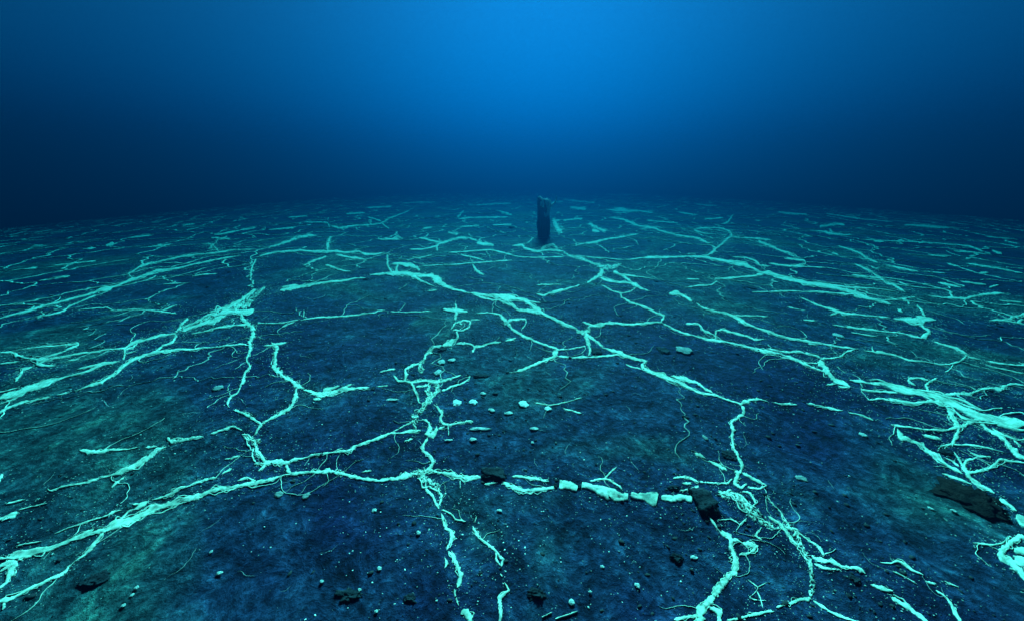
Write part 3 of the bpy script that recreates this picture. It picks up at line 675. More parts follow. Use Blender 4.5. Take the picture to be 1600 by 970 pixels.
  ('branch', "6594,11476,-60,-119 7177,12152,-80,-180 8820,14698,-36,-90"),
  ('branch', "5470,8936,-46,-79 5950,8815,-48,-75 6180,8594,-79,-114"),
  ('branch', "5835,8510,-105,-146 5719,7953,-95,-127 5509,7295,-53,-69 5512,6940,-42,-53"),
 ]),
 ('pale_vein', 'vein', 'thin pale line curving under the far zigzag', [
  ('strand', "2395,4748,-14,-33 2625,4856,-17,-38 2831,4902,-19,-41 3030,5104,-5,-31 3068,5230,-14,-32 3317,5275,-30,-54 3612,5358,-32,-54 3805,5429,-41,-70 4052,5545,-53,-88"),
  ('branch', "4172,6682,-37,-64 4376,6621,-31,-49 4411,6390,-30,-39 4304,6094,-48,-66 4438,6011,-31,-45"),
  ('branch', "2629,5201,-22,-48 2814,5187,-16,-34"),
  ('branch', "3231,4591,-20,-33 3442,4585,-16,-24"),
 ]),
 ('pale_vein', 'vein', 'thin pale vein with a forked end, right of centre below the far line', [
  ('strand', "3762,4430,-20,-22 3756,4209,-26,-28 3759,4066,-28,-30 3792,3968,-34,-36 3788,3875,-57,-60 3859,3827,-31,-33 4010,3791,-22,-23 4271,3747,-28,-27"),
  ('branch', "3600,3767,-19,-27 3753,3844,-27,-35"),
  ('strand', "3205,3645,-22,-28 3323,3615,-22,-26"),
  ('strand', "3523,3479,-20,-22 3630,3417,-19,-19"),
 ]),
 ('pale_vein', 'vein', 'pale diagonal vein descending on the far right to the four-pointed patch', [
  ('strand', "7315,8013,-68,-75 7246,7608,-73,-76 7109,7231,-86,-83 6790,6747,-92,-89 6654,6390,-87,-84"),
  ('strand', "6067,6222,-53,-54 5930,5827,-87,-83 5807,5583,-54,-49 5664,5326,-49,-41 5520,5096,-48,-42 5510,4971,-53,-47 5423,4795,-74,-63 5321,4618,-49,-40"),
  ('branch', "6600,6182,-53,-52 6626,5932,-67,-62 6650,5709,-72,-64"),
  ('branch', "4651,4310,-31,-34 4943,4357,-17,-19 5255,4420,-24,-24"),
  ('branch', "5026,4375,-41,-37 5029,4322,-58,-46 4927,4174,-29,-20"),
  ('branch', "4579,3979,-42,-35 4563,3903,-26,-22"),
 ]),
 ('pale_vein', 'vein', 'pale line ending in small knobs near the right edge, in the distance', [
  ('strand', "5496,4490,-31,-27 5593,4388,-41,-36 5809,4395,-65,-55 5854,4364,-94,-81 6051,4457,-45,-39 6418,4581,-58,-47 6546,4614,-86,-69 6659,4608,-50,-39"),
 ]),
 ('pale_vein', 'vein', 'bright pale sliver touching the right edge above the Y-shaped vein', [
  ('strand', "5377,3644,-27,-24 5492,3670,-51,-45 5663,3746,-57,-45 5975,3862,-81,-64"),
  ('branch', "5255,3647,-21,-17 5424,3642,-43,-33 5462,3554,-28,-21"),
 ]),
 ('pale_vein', 'vein', 'faint pale thread in the middle beside the largest round pale spot', [
  ('strand', "158,2121,-1,-8 267,2093,-1,-8 360,2122,0,-7 501,2179,0,-7"),
  ('branch', "352,2062,-2,-6 465,2003,-4,-10"),
 ]),
 ('pale_vein', 'vein', 'pale far vein leaving the four-armed knot toward the distant haze', [
  ('strand', "3490,13372,-30,-112 3888,12736,-74,-227 3924,11796,-115,-312 3893,11090,-94,-260 4113,10389,-82,-201 4062,10018,-48,-112 4263,9260,-53,-114 4467,8671,-79,-150 4381,8051,-64,-115 4513,8055,-40,-77"),
  ('branch', "1325,7794,-6,-59 1661,8091,-18,-115 2005,8336,-28,-151 2215,8587,-22,-106 2587,8833,-27,-110 3281,9417,-32,-105"),
  ('branch', "2451,11667,-117,-444 2492,10916,-80,-296 2560,9874,-57,-190"),
 ]),
 ('pale_vein', 'vein', 'web of pale far strands left of the wooden post', [
  ('strand', "-1507,7158,19,1 -1654,7907,47,-140 -1499,8415,28,-127 -1260,8872,20,-133 -1014,8779,13,-170 -790,8375,5,-106"),
  ('strand', "-2283,8867,25,-125 -1991,8612,20,-118 -1601,8155,21,-125 -1455,8330,17,-89"),
  ('branch', "-793,8080,20,-278 -563,7873,9,-215 -386,7698,2,-119"),
  ('branch', "-1268,7036,9,-50 -707,7153,7,-67 -452,7189,3,-60 -253,7014,-1,-69 25,6785,-4,-73"),
  ('branch', "-2115,7359,14,-53 -1797,7418,19,-76 -1617,7720,28,-119"),
  ('branch', "-978,6767,8,-75 -711,6539,3,-54 -489,6266,0,-63"),
 ]),
 ('pale_rod', 'rod', 'longer of two pale slanted rods at the bottom edge, lower centre', [
  ('strand', "160,826,1,-3 200,837,1,-3 245,850,1,-3"),
 ]),
 ('pale_rod', 'rod', 'shorter of two pale slanted rods at the bottom edge, lower centre', [
  ('strand', "111,831,1,-2 148,845,1,-2"),
 ]),
]
FAR_STRANDS = [
  "-5636,11281,69,-158 -4968,10464,91,-202 -4761,11078,68,-161 -4365,11320,58,-151 -4218,11817,57,-147 -4317,13052,70,-188 -4383,14440,89,-270 -4454,16111,56,-183",
  "-5215,13322,75,-216 -4389,12261,39,-134",
  "-4144,11661,31,-128 -3530,10449,26,-115",
  "-6847,12048,73,-135 -6054,11938,76,-166 -5323,10627,32,-117",
  "-1972,13334,89,-370 -2071,14933,65,-284 -2059,15874,39,-180",
  "-1844,12593,32,-211 -1275,13324,19,-198 -472,13566,8,-249 -118,13564,3,-363",
  "-1509,10741,18,-129 -969,11053,9,-99",
  "-2915,8725,29,-71 -2889,9053,57,-191 -2630,8704,17,-80",
  "-3250,8705,30,-85 -2711,8714,28,-95",
  "2737,17655,-108,-656 3032,16732,-83,-453 3374,17009,-200,-1084",
  "4107,16400,-81,-335 4766,16428,-297,-1039 5061,15822,-147,-467 5477,15839,-97,-282 5741,15064,-96,-251",
  "2228,10116,-84,-347 2354,9736,-47,-176",
  "8436,10291,-114,-144 8710,10070,-165,-196 8588,9712,-164,-192 9001,9555,-152,-169",
  "13054,12160,-213,-209 13518,12035,-328,-306 13875,11784,-284,-251 14182,11654,-171,-147",
  "5075,6590,-58,-79 5322,6442,-64,-78 5156,6176,38,59 4686,5959,31,46",
  "4535,6223,-26,-38 4749,6047,-48,-66 5306,5918,-31,-37",
  "8578,8849,-63,-68 9888,8526,-68,-62 10395,8179,-89,-73 9926,7366,-82,-63",
  "9422,7590,-86,-74 9702,7480,-86,-70 9844,7300,-84,-66",
  "8338,6447,-66,-53 8461,6079,-50,-38 8446,5735,-50,-36",
  "6314,5111,-64,-55 6362,4946,-67,-54 6361,4858,-44,-35",
  "9543,11320,-216,-272 10893,12200,-252,-299 10714,11746,-194,-214",
  "11515,16027,-255,-361 11937,14952,-274,-349",
  "13919,16388,-278,-331 13114,13941,-241,-261 13513,12996,-198,-196",
  "8754,8700,-165,-173 8921,8631,-124,-127",
  "9087,8488,-97,-108 9691,8932,-122,-130",
  "9648,8515,-119,-117 9994,8694,-193,-184",
  "10368,7688,-118,-88 10091,7308,-157,-115",
  "8757,6821,-130,-112 8959,6886,-102,-87",
  "7659,5703,-91,-73 7834,5716,-91,-72",
  "6769,4864,-52,-45 7046,4976,-35,-29",
  "-9145,8045,119,-105 -9356,8430,211,-191",
  "-9283,7658,91,-79 -9104,7809,86,-78",
  "-8435,5974,57,-43 -8300,6133,58,-46",
  "-8164,6208,59,-48 -7741,6555,60,-54",
  "-10875,12046,324,-367 -10663,12304,194,-230",
  "-8122,7808,88,-88 -7836,8276,80,-88",
  "-7563,9064,103,-134 -6931,8863,63,-88",
  "-7791,9462,93,-115 -7658,10894,99,-143",
  "-6739,17376,183,-478 -5830,18012,161,-503",
  "-2714,19743,52,-393 -1347,19591,23,-341 0,20084,2,-414",
  "-540,15617,-1,-238 0,14265,-12,-311",
  "9883,20181,-167,-350 10685,19408,-171,-319",
  "7547,31660,-179,-765 11383,33426,-504,-1494",
  "1764,20552,-28,-368 2981,21737,-56,-438",
  "7955,6422,-60,-50 7843,6127,-59,-48",
  "8456,7207,-71,-64 8587,6977,-69,-59",
  "6598,7324,-89,-97 6514,7071,-55,-59",
  "5373,5499,-35,-39 5675,5287,-35,-35",
  "6714,5169,-39,-32 6867,4981,-35,-28",
  "6720,5715,-38,-35 7023,5610,-42,-36",
  "-2562,10398,48,-189 -2339,10648,46,-203",
  "-1691,9575,25,-169 -1394,9387,23,-197",
  "-589,11209,8,-138 0,11382,1,-150",
  "1744,12493,-22,-178 2492,13004,-25,-151",
  "4609,12575,-39,-110 5436,11949,-51,-116",
  "6920,15374,-93,-208 7232,14369,-116,-234",
  "8374,12627,-116,-179 8529,12523,-112,-170",
  "-6910,10322,82,-126 -6443,10783,82,-141",
  "-8237,13527,123,-208 -7694,13837,127,-235",
  "-6558,14542,95,-217 -5998,15053,93,-239",
  "-5974,20476,206,-712 -4366,21223,103,-505",
  "-9750,9154,118,-115 -9423,9503,107,-112",
  "-7128,5191,45,-35 -6976,5478,56,-46",
  "-5053,5475,29,-34 -4766,5628,24,-31",
  "3252,23770,-87,-614 4579,20523,-104,-462",
  "6670,12755,-87,-177 7592,13215,-90,-164",
  "-5115,5041,28,-30 -4888,5105,25,-29",
  "6168,4286,-34,-26 6378,4199,-37,-27",
  "13378,9521,137,101 13030,9931,124,98",
  "3463,3334,-13,-14 3631,3237,-17,-16",
  "3333,4067,-16,-20 3458,3927,-15,-18",
]
# x, y, half width, half height seen, label
SHELLS = [
 (-0.388,2.122,0.0316,0.0447,0.0050,'left of two round pale spots right of the central column'),
 (-0.276,2.131,0.0317,0.0343,0.0051,'right of two round pale spots right of the central column'),
 (0.081,2.103,0.0358,0.0437,0.0057,'largest round pale spot, alone in the middle of the seabed'),
 (-0.212,2.247,0.0236,0.0201,0.0040,'small pale chip just above the two round spots'),
 (0.245,2.049,0.0241,0.0282,0.0040,'small round pale spot under the faint thread beside the largest spot'),
 (-0.606,2.718,0.0330,0.0415,0.0053,'left pale chip of a pair above the central column'),
 (-0.524,2.756,0.0362,0.0310,0.0050,'right pale chip of a pair above the central column'),
 (-0.605,2.546,0.0313,0.0444,0.0050,'oval pale chip just above the strand crossing the central column'),
 (-0.140,2.044,0.0263,0.0196,0.0040,'pale chip below the right round spot, beside a fainter one'),
 (-0.022,2.007,0.0280,0.0204,0.0040,'pale slanted chip between the pair of round spots and the largest spot'),
 (-0.207,1.851,0.0730,0.0171,0.0040,'long flat pale bar right of the central column'),
 (-0.237,1.747,0.0233,0.0170,0.0040,'pale chip below the long flat bar'),
 (0.137,1.843,0.0283,0.0158,0.0040,'short pale bar below the largest round spot'),
 (-0.381,1.748,0.0272,0.0091,0.0040,'thin pale sliver at the foot of the central column'),
 (0.123,1.725,0.0100,0.0122,0.0040,'tiny pale bead below the short pale bar'),
 (1.537,2.869,0.0803,0.0852,0.0128,'large soft pale disc beside the dark square stone, right of centre'),
 (-2.159,2.248,0.0375,0.0417,0.0060,'dull pale disc left of the crooked left vein'),
 (3.280,3.270,0.0514,0.0584,0.0082,'pale chip between the two long lines on the right'),
 (2.164,1.788,0.0217,0.0222,0.0040,'pale chip below the dashed line on the right'),
 (-0.851,2.140,0.0498,0.0142,0.0040,'thin pale bar left of the central column'),
 (-0.662,1.264,0.0154,0.0161,0.0040,'pale chip below the smooth vein, above the shell-strewn floor'),
 (-0.539,0.984,0.0130,0.0111,0.0040,'brightest pale shell of the speckled floor at lower centre left'),
 (-0.421,1.147,0.0115,0.0127,0.0040,'pale shell left of the two descending veins'),
 (-0.499,0.833,0.0094,0.0080,0.0040,'pale shell near the bottom edge, lower centre left'),
 (-0.753,0.940,0.0091,0.0092,0.0040,'pale shell at the left side of the speckled floor'),
 (-0.590,0.908,0.0089,0.0087,0.0040,'slanted pale shell in the middle of the speckled floor'),
 (-1.179,0.969,0.0155,0.0105,0.0040,'pale chip alone on the dark floor, lower left'),
 (-1.459,0.913,0.0112,0.0100,0.0040,'topmost pale chip of three near the bottom left'),
 (-1.448,0.887,0.0098,0.0091,0.0040,'middle pale chip of three near the bottom left'),
 (-1.446,0.851,0.0095,0.0088,0.0040,'lowest pale chip of three near the bottom left'),
 (-1.272,1.049,0.0081,0.0099,0.0040,'tiny pale bead below the thick lower left vein'),
 (-1.164,1.339,0.0255,0.0235,0.0040,'soft pale lump under the smooth vein, left one'),
 (-1.030,1.340,0.0224,0.0274,0.0040,'soft pale lump under the smooth vein, right one'),
 (0.498,0.936,0.0127,0.0132,0.0040,'round pale shell at the bottom, left of the thick curved vein'),
 (0.375,1.007,0.0106,0.0093,0.0040,'pale shell in the middle of the lower slope'),
 (0.305,0.913,0.0090,0.0062,0.0040,'small pale chip below the lower slope shell'),
 (0.228,0.879,0.0147,0.0135,0.0040,'squarish pale shell above the slanted rods at the bottom edge'),
 (0.778,1.049,0.0218,0.0116,0.0040,'pale sliver left of the thick curved vein'),
 (2.014,1.268,0.0139,0.0142,0.0040,'left pale chip below the dark mound'),
 (2.102,1.250,0.0137,0.0133,0.0040,'right pale chip below the dark mound'),
 (1.529,1.450,0.0305,0.0331,0.0049,'soft pale lump right of the netted cluster'),
 (-0.062,1.264,0.0185,0.0099,0.0040,'pale chip right of the lacy knot'),
 (1.177,1.760,0.0156,0.0256,0.0040,'soft pale lump left of the zigzag vein'),
]
STONES = [
 (-0.101,1.497,0.0729,0.0448,0.0299,'block','dark flat stone breaking the bright vein in the lower middle'),
 (0.952,1.314,0.0601,0.0812,0.0500,'block','made-up dark squarish block at the right end of the slab vein'),  # block added where a dark blotch lies, no stone known there
 (2.278,1.323,0.1460,0.1279,0.0483,'mound','dark rust-brown mound beside the segmented vein on the right'),
 (1.358,2.878,0.0518,0.0792,0.0245,'block','small dark square stone beside the soft pale disc'),
 (0.763,2.888,0.0520,0.0644,0.0214,'block','small dark stone right of the middle junction'),
 (2.135,5.115,0.0475,0.0759,0.0243,'lump','tiny dark stone right of the far knot'),
 (-1.661,0.945,0.0635,0.0480,0.0249,'mound','low dark mound on the lower left floor'),
 (0.706,1.051,0.0465,0.0325,0.0260,'lump','dark lump on the lower slope left of the curved vein'),
 (0.089,0.904,0.0546,0.0314,0.0347,'mound','low dark mound at the lower centre, above the slanted rods'),
 (-0.640,2.944,0.0588,0.0546,0.0181,'lump','dark lump under the beaded vein'),
 (-0.247,2.498,0.0925,0.0496,0.0199,'lump','long dark lump right of the crossing strand'),
 (-1.028,2.269,0.0284,0.0347,0.0137,'lump','small dark stone at the tip of the feathery vein'),
 (-2.210,5.237,0.0581,0.0930,0.0221,'lump','small dark stone where the distant tied vein ends'),
 (1.248,1.620,0.0514,0.0618,0.0301,'mound','dark lump left of the zigzag vein foot'),
 (0.831,1.396,0.0429,0.0283,0.0174,'lump','dark flat lump above the last slab'),
 (-0.622,0.890,0.0686,0.0353,0.0323,'mound','broad dark mound on the speckled floor'),
 (0.000,10.676,0.1688,0.2702,0.0729,'lump','faint dark lump left of the post'),
 (2.529,1.650,0.0669,0.0416,0.0137,'lump','dark lump put in for a hollow between right-hand strands'),  # dark lump added in place of a dark hole
 (1.360,0.947,0.0356,0.0284,0.0170,'lump','dark lump at the end of the bright rope'),
 (3.335,4.761,0.0800,0.1193,0.0202,'lump','dark lump in the distance, right of centre'),
 (0.227,1.416,0.0200,0.0230,0.0160,'lump','small dark stone in the gap before the first slab'),
 (0.348,1.404,0.0132,0.0191,0.0132,'lump','tiny dark stone between the first two slabs'),
 (-0.339,2.317,0.0242,0.0297,0.0127,'lump','small dark lump right of the crossing strand'),
 (-0.388,0.877,0.0340,0.0216,0.0224,'mound','dark patch of clods left of the descending veins'),
]
POST_AT = (0.805, 9.258)

# ---------------------------------------------------------------- veins
def parse(s):
    return np.array([[float(c) for c in p.split(',')] for p in s.split()]) / 1000.0

def catmull(P, u):
    n = len(P); i = np.clip(np.floor(u).astype(int), 0, n - 2); f = (u - i)[:, None]
    p0 = P[np.maximum(i - 1, 0)]; p1 = P[i]; p2 = P[i + 1]; p3 = P[np.minimum(i + 2, n - 1)]
    a = 0.5 * (2 * p1 + (p2 - p0) * f + (2 * p0 - 5 * p1 + 4 * p2 - p3) * f ** 2 + (3 * p1 - p0 - 3 * p2 + p3) * f ** 3)
    return a

def resample(P, ds):
    L = np.linalg.norm(np.diff(P[:, :2], axis=0), axis=1)
    us = []
    for i, l in enumerate(L):
        k = int(max(2, min(90, math.ceil(l / ds))))
        us.append(i + np.arange(k) / k)
    us.append([len(P) - 1.0]); u = np.concatenate(us)
    Q = 0.5 * catmull(P, u) + 0.5 * np.stack([np.interp(u, np.arange(len(P)), P[:, c]) for c in range(4)], 1)
    return Q

def strip(c, e, t, dist, hh, seed, rag, freq, lace=False):
    """one ragged film: rows along the strand, columns across; film dips below the silt where it is torn"""
    X = c[:, None, 0] + e[:, None, 0] * t[None]; Y = c[:, None, 1] + e[:, None, 1] * t[None]
    T = np.broadcast_to(np.abs(t)[None], X.shape)
    nz = 0.75 * fbm(X * freq, Y * freq, seed, 2, 0.6) + 0.45 * vnoise(X * freq * 3.1, Y * freq * 3.1, seed + 2)
    film = 1.0 - np.clip(T, 0, 2) ** 2.6 + rag * nz - 0.04 * rag
    if lace:                                                  # netted film: thin threads around small openings
        r1 = 1 - 3.4 * np.abs(vnoise(X * freq * 1.5, Y * freq * 1.5, seed + 7)); r2 = 1 - 3.4 * np.abs(vnoise(X * freq * 2.3 + 5, Y * freq * 2.3, seed + 8))
        film = 0.44 - 0.85 * np.clip(T, 0, 2) ** 2.2 + 0.75 * np.maximum(r1, r2) - 0.28 + 0.5 * nz
    bias = 0.0014 + 0.0007 * dist
    lift = bias * np.clip(film * 5, -2.2, 1) + hh * np.clip(film, 0, 1.1)
    lift = np.where(T > 1.28, -2 * bias, lift)
    Z = height(X, Y) + lift
    if dist < 8: Z = Z + 0.004 * np.clip(1.2 - np.sqrt(X ** 2 + (Y + 1.3) ** 2) / 7.0, 0, 1) * fbm(X * 24, Y * 24, 41, 2)
    V = np.stack([X, Y, Z], -1).reshape(-1, 3)
    F = grid_faces(*X.shape)
    keep = (lift.reshape(-1)[F] > -0.5 * bias).any(1)
    return V, F[keep], film.reshape(-1)

LACY = ('net', 'knot', 'rope', 'column')
def strand_mesh(name, P, seed, origin, solid=False):
    mid = P[len(P) // 2]
    dist = float(np.hypot(mid[0], mid[1]))
    ds = max(0.005, (0.0018 if name in LACY else 0.0028) * dist)
    Q = resample(P, ds); n = len(Q)
    c = Q[:, :2].copy(); e = Q[:, 2:].copy()
    el = np.linalg.norm(e, axis=1, keepdims=True)
    d = np.gradient(c, axis=0); s = np.concatenate([[0], np.cumsum(np.linalg.norm(np.diff(c, axis=0), axis=1))])
    perp = np.stack([-d[:, 1], d[:, 0]], 1); perp /= np.linalg.norm(perp, axis=1, keepdims=True) + 1e-9
    w = np.abs((e * perp).sum(1, keepdims=True)) + 1e-5       # true half width across the strand
    wm = float(np.median(w)); sc = 1.0 / max(wm * 3.2, 0.02)
    wob = fbm(s * sc, s * 0 + seed * 1.7, seed, 3, 0.6)[:, None]
    c = c + e * wob * (0.25 if solid else 0.5)
    wid = (1.1 if solid else 0.95) + (0.3 if solid else 0.55) * fbm(s * sc * 1.6, s * 0 - seed * 2.3, seed + 5, 3, 0.6)[:, None]
    taper = np.clip(np.minimum(np.arange(n), np.arange(n)[::-1]) / max(2.0, 0.06 * n), 0.9 if solid else 0.35, 1)[:, None]
    hh = (0.0035 if solid else min(0.0035, 0.07 * wm))
    freq = min(70.0, max(1.0 / (1.4 * wm + 0.004), 0.5))
    cols = int(np.clip(wm * 2.6 / max(0.005, 0.0020 * dist), 7, 21)) | 1
    t = np.linspace(-1.35, 1.35, cols)
    VV = []; FF = []; TT = []; nb = 0
    rag = 0.8 if solid else 0.95; lace = False
    if name in LACY and wm / max(dist, 0.5) * 560 > 3.2:
        rag = 1.0; lace = True; freq = min(90.0, 1.0 / (0.55 * wm)); cols = int(np.clip(wm * 2.7 / max(0.003, 0.0011 * dist), 11, 39)) | 1; t = np.linspace(-1.35, 1.35, cols)
    if dist > 8.5 and not solid: rag = 1.7; cols = max(cols, 11); t = np.linspace(-1.35, 1.35, cols)
    V, F, Tk = strip(c, e * wid * taper, t, dist, hh, seed, rag, freq, lace); VV.append(V); FF.append(F + nb); TT.append(Tk); nb += len(V)
    px = wm / max(dist, 0.5) * 560
    k = 0 if (px < 1.2 or solid) else (2 if px < 2.6 else (4 if px < 5 else 9))
    if lace: k = 3
    rnd = random.Random(seed)
    for j in range(k):
        a0 = rnd.uniform(0, 0.55); a1 = min(1, a0 + rnd.uniform(0.3, 0.7)); i0, i1 = int(a0 * (n - 1)), int(a1 * (n - 1)) + 1
        if i1 - i0 < 6: continue
        off = 2.1 * fbm(s[i0:i1] * sc * rnd.uniform(0.7, 1.5), s[i0:i1] * 0 + j * 7.7, seed + 31 * j, 3, 0.6)[:, None] + rnd.uniform(-0.7, 0.7)
        cc = c[i0:i1] + e[i0:i1] * off
        fw = rnd.uniform(0.14, 0.3); tp = np.sin(np.linspace(0.1, math.pi - 0.1, i1 - i0))[:, None] ** 0.5
        m2 = max(0.0022, 0.0007 * dist) / (el[i0:i1] + 1e-6)
        V, F, Tk = strip(cc, e[i0:i1] * np.maximum(fw * tp, m2), np.linspace(-1.35, 1.35, 5), dist, min(hh * 0.6, 0.15 * fw * wm), seed + j, 0.5, freq)
        VV.append(V); FF.append(F + nb); TT.append(Tk); nb += len(V)
    twigs = 0 if (px < 1.0 or solid) else int(min(9, s[-1] / (wm * 16 + 0.05)))
    for j in range(twigs):                                   # thin side shoots
        i = rnd.randrange(n); m = rnd.randint(10, 26); step = (0.5 + rnd.random()) * (wm * 0.7 + 0.002 * dist)
        ang = math.atan2(perp[i, 1], perp[i, 0]) + rnd.choice((0, math.pi)) + rnd.uniform(-0.9, 0.9); q = c[i].copy(); path = []
        for _ in range(m):
            path.append(q.copy()); ang += rnd.uniform(-0.45, 0.45); q = q + step * np.array([math.cos(ang), math.sin(ang)])
        path = np.array(path); g = np.gradient(path, axis=0); g /= np.linalg.norm(g, axis=1, keepdims=True) + 1e-9
        ww = np.linspace(1, 0.25, m)[:, None] * max(0.0016, min(0.3 * wm, 0.001 * dist))
        V, F, Tk = strip(path, np.stack([-g[:, 1], g[:, 0]], 1) * ww, np.linspace(-1.35, 1.35, 5), dist, 0.0003, seed + 3 * j, 0.6, 1.0 / (ww[0, 0] * 6))
        VV.append(V); FF.append(F + nb); TT.append(Tk); nb += len(V)
    V = np.concatenate(VV) - np.array(origin)[None]; F = np.concatenate(FF)
    used = np.unique(F); remap = np.full(len(V), -1, np.int64); remap[used] = np.arange(len(used))
    return np_mesh(name, V[used], remap[F], np.concatenate(TT)[used])

GROUPS = {'vein': 'pale veins crossing the seabed', 'rod': 'pale rods at the bottom edge'}
HALO_PATHS = []
seed = 100
for name, cat, label, strokes in VEINS:
    P0 = parse(strokes[0][1]); m0 = P0[len(P0) // 2]
    origin = (float(m0[0]), float(m0[1]), float(height(m0[0], m0[1])))
    for part, data in strokes:
        HALO_PATHS.append(resample(parse(data), 0.03))
    solid_thing = name in ('pale_rod',)
    if len(strokes) == 1:
        o = link(name, strand_mesh(name, P0, seed, origin, solid_thing), MAT_VEIN, None, origin); seed += 1
        tag(o, label, cat, GROUPS.get(cat))
        continue
    root = tag(empty(name, origin), label, cat, GROUPS.get(cat))
    for part, data in strokes:
        link(part, strand_mesh(part, parse(data), seed, origin, part == 'slab'), MAT_VEIN, root); seed += 1

# strands too far off to tell apart
VV = []; FF = []; TT = []; nb = 0
for data in FAR_STRANDS:
    me = strand_mesh('tmp', parse(data), seed, (0, 0, 0)); seed += 1
    n = len(me.vertices); v = np.empty(n * 3, np.float32); me.vertices.foreach_get('co', v)
    f = np.empty(len(me.polygons) * 4, np.int32); me.loops.foreach_get('vertex_index', f)
    VV.append(v.reshape(-1, 3)); FF.append(f.reshape(-1, 4) + nb); nb += n
    fv = np.empty(n, np.float32); me.attributes['film'].data.foreach_get('value', fv); TT.append(fv)
    bpy.data.meshes.remove(me)
rw = random.Random(77)
for k in range(30):
    d = rw.uniform(9, 36) if k > 40 else rw.uniform(6.5, 12); a = math.radians(rw.uniform(-58, 58)); x, y = d * math.sin(a) * 0.9, d * math.cos(a)
    ang = rw.choice((0, math.pi)) + rw.gauss(0, 0.55); m = rw.randint(14, 40); step = rw.uniform(0.004, 0.008) * d; path = []
    for _ in range(m):
        path.append((x, y)); ang += rw.gauss(0, 0.28); x += step * math.cos(ang); y += step * math.sin(ang)
    path = np.array(path); g = np.gradient(path, axis=0); g /= np.linalg.norm(g, axis=1, keepdims=True) + 1e-9
    w0 = rw.uniform(0.0006, 0.0020) * d
    ww = w0 * (0.5 + np.sin(np.linspace(0.1, math.pi - 0.1, m)))[:, None] * (1 + 0.6 * fbm(np.arange(m) * 0.3, np.arange(m) * 0 + k, k, 2))[:, None]
    V, F, Tk = strip(path, np.stack([-g[:, 1], g[:, 0]], 1) * ww, np.linspace(-1.35, 1.35, 5), d, 0.002, k, 0.9, 1.0 / (w0 * 5))
    VV.append(V); FF.append(F + nb); TT.append(Tk); nb += len(V)
far = link('distant_strands', np_mesh('distant_strands', np.concatenate(VV), np.concatenate(FF), np.concatenate(TT)), MAT_VEIN)
far['kind'] = 'stuff'; far['label'] = 'faint pale strands fading into the blue distance'

# fine cracks filled with pale film: a web linking the veins, denser and brighter far off
def web():
    rng = random.Random(404); VV = {0: [], 1: []}; FF = {0: [], 1: []}; TT = {0: [], 1: []}; nb = {0: 0, 1: 0}
    a = 0.62; nodes = {}
    def node(i, j, k):
        key = (i, j, k)
        if key not in nodes:
            x = a * math.sqrt(3) * (i + 0.5 * (j & 1)); y = a * 1.5 * j + (a * 0.5 if k else -a * 0.5)
            nodes[key] = (x + rng.gauss(0, 0.2), y + rng.gauss(0, 0.2))
        return nodes[key]
    for j in range(2, 44):
        for i in range(-30, 31):
            e = [((i, j, 0), (i, j, 1))]
            up = j + 1; sh = (j & 1)
            e += [((i, j, 1), (i + sh - 1, up, 0)), ((i, j, 1), (i + sh, up, 0))]
            for n0, n1 in e:
                p, q = np.array(node(*n0)), np.array(node(*n1)); m = (p + q) / 2; d = float(np.hypot(*m))
                if d > 34 or abs(m[0]) > 1.55 * m[1] + 1.5 or d < 2.2: continue
                near = d < 6.0
                if rng.random() > (0.46 if near else (0.9 if d < 14 else 0.6)): continue
                k = 25 if d < 8 else 13; u = np.linspace(0, 1, k)[:, None]
                nn = np.array([-(q - p)[1], (q - p)[0]])
                off = (0.20 * fbm(u[:, 0] * 2.2, u[:, 0] * 0 + i * 3.1 + j * 7.7, 900 + n0[2], 4, 0.6) * np.sin(u[:, 0] * math.pi) ** 0.5 + 0.03 * vnoise(u[:, 0] * 17, u[:, 0] * 0 + i + 3 * j, 901))[:, None]
                path = p + (q - p) * u + nn * off * 1.3
                g = np.gradient(path, axis=0); g /= np.linalg.norm(g, axis=1, keepdims=True) + 1e-9
                w0 = rng.uniform(0.0006, 0.0012) * d if near else rng.uniform(0.0006, 0.0019) * d
                ww = np.maximum(w0 * (1 + 0.9 * fbm(u[:, 0] * 6, u[:, 0] * 0 + i - j, 905, 2)), 0.0004 * d)[:, None]
                V, F, Tk = strip(path, np.stack([-g[:, 1], g[:, 0]], 1) * ww, np.linspace(-1.35, 1.35, 5), d, 0.0004, i + 97 * j, 0.8, 1.0 / (w0 * 9))
                c = 0 if near else 1
                VV[c].append(V); FF[c].append(F + nb[c]); TT[c].append(Tk); nb[c] += len(V)
    for c, nm, lb, mt in ((0, 'fine_cracks', 'faint hairline pale cracks linking the near veins', MAT_LINK), (1, 'distant_web', 'fine pale web of strands covering the far seabed', MAT_VEIN)):
        o = link(nm, np_mesh(nm, np.concatenate(VV[c]), np.concatenate(FF[c]), np.concatenate(TT[c])), mt); o['kind'] = 'stuff'; o['label'] = lb
web()

# ---------------------------------------------------------------- blobs: shells and stones
def ico(sub):
    bm = bmesh.new(); bmesh.ops.create_icosphere(bm, subdivisions=sub, radius=1.0)
    v = np.array([tuple(q.co) for q in bm.verts]); f = np.array([[q.index for q in p.verts] for p in bm.faces]); bm.free()
    return v, f
ICO2, ICO3, ICO4 = ico(2), ico(3), ico(4)

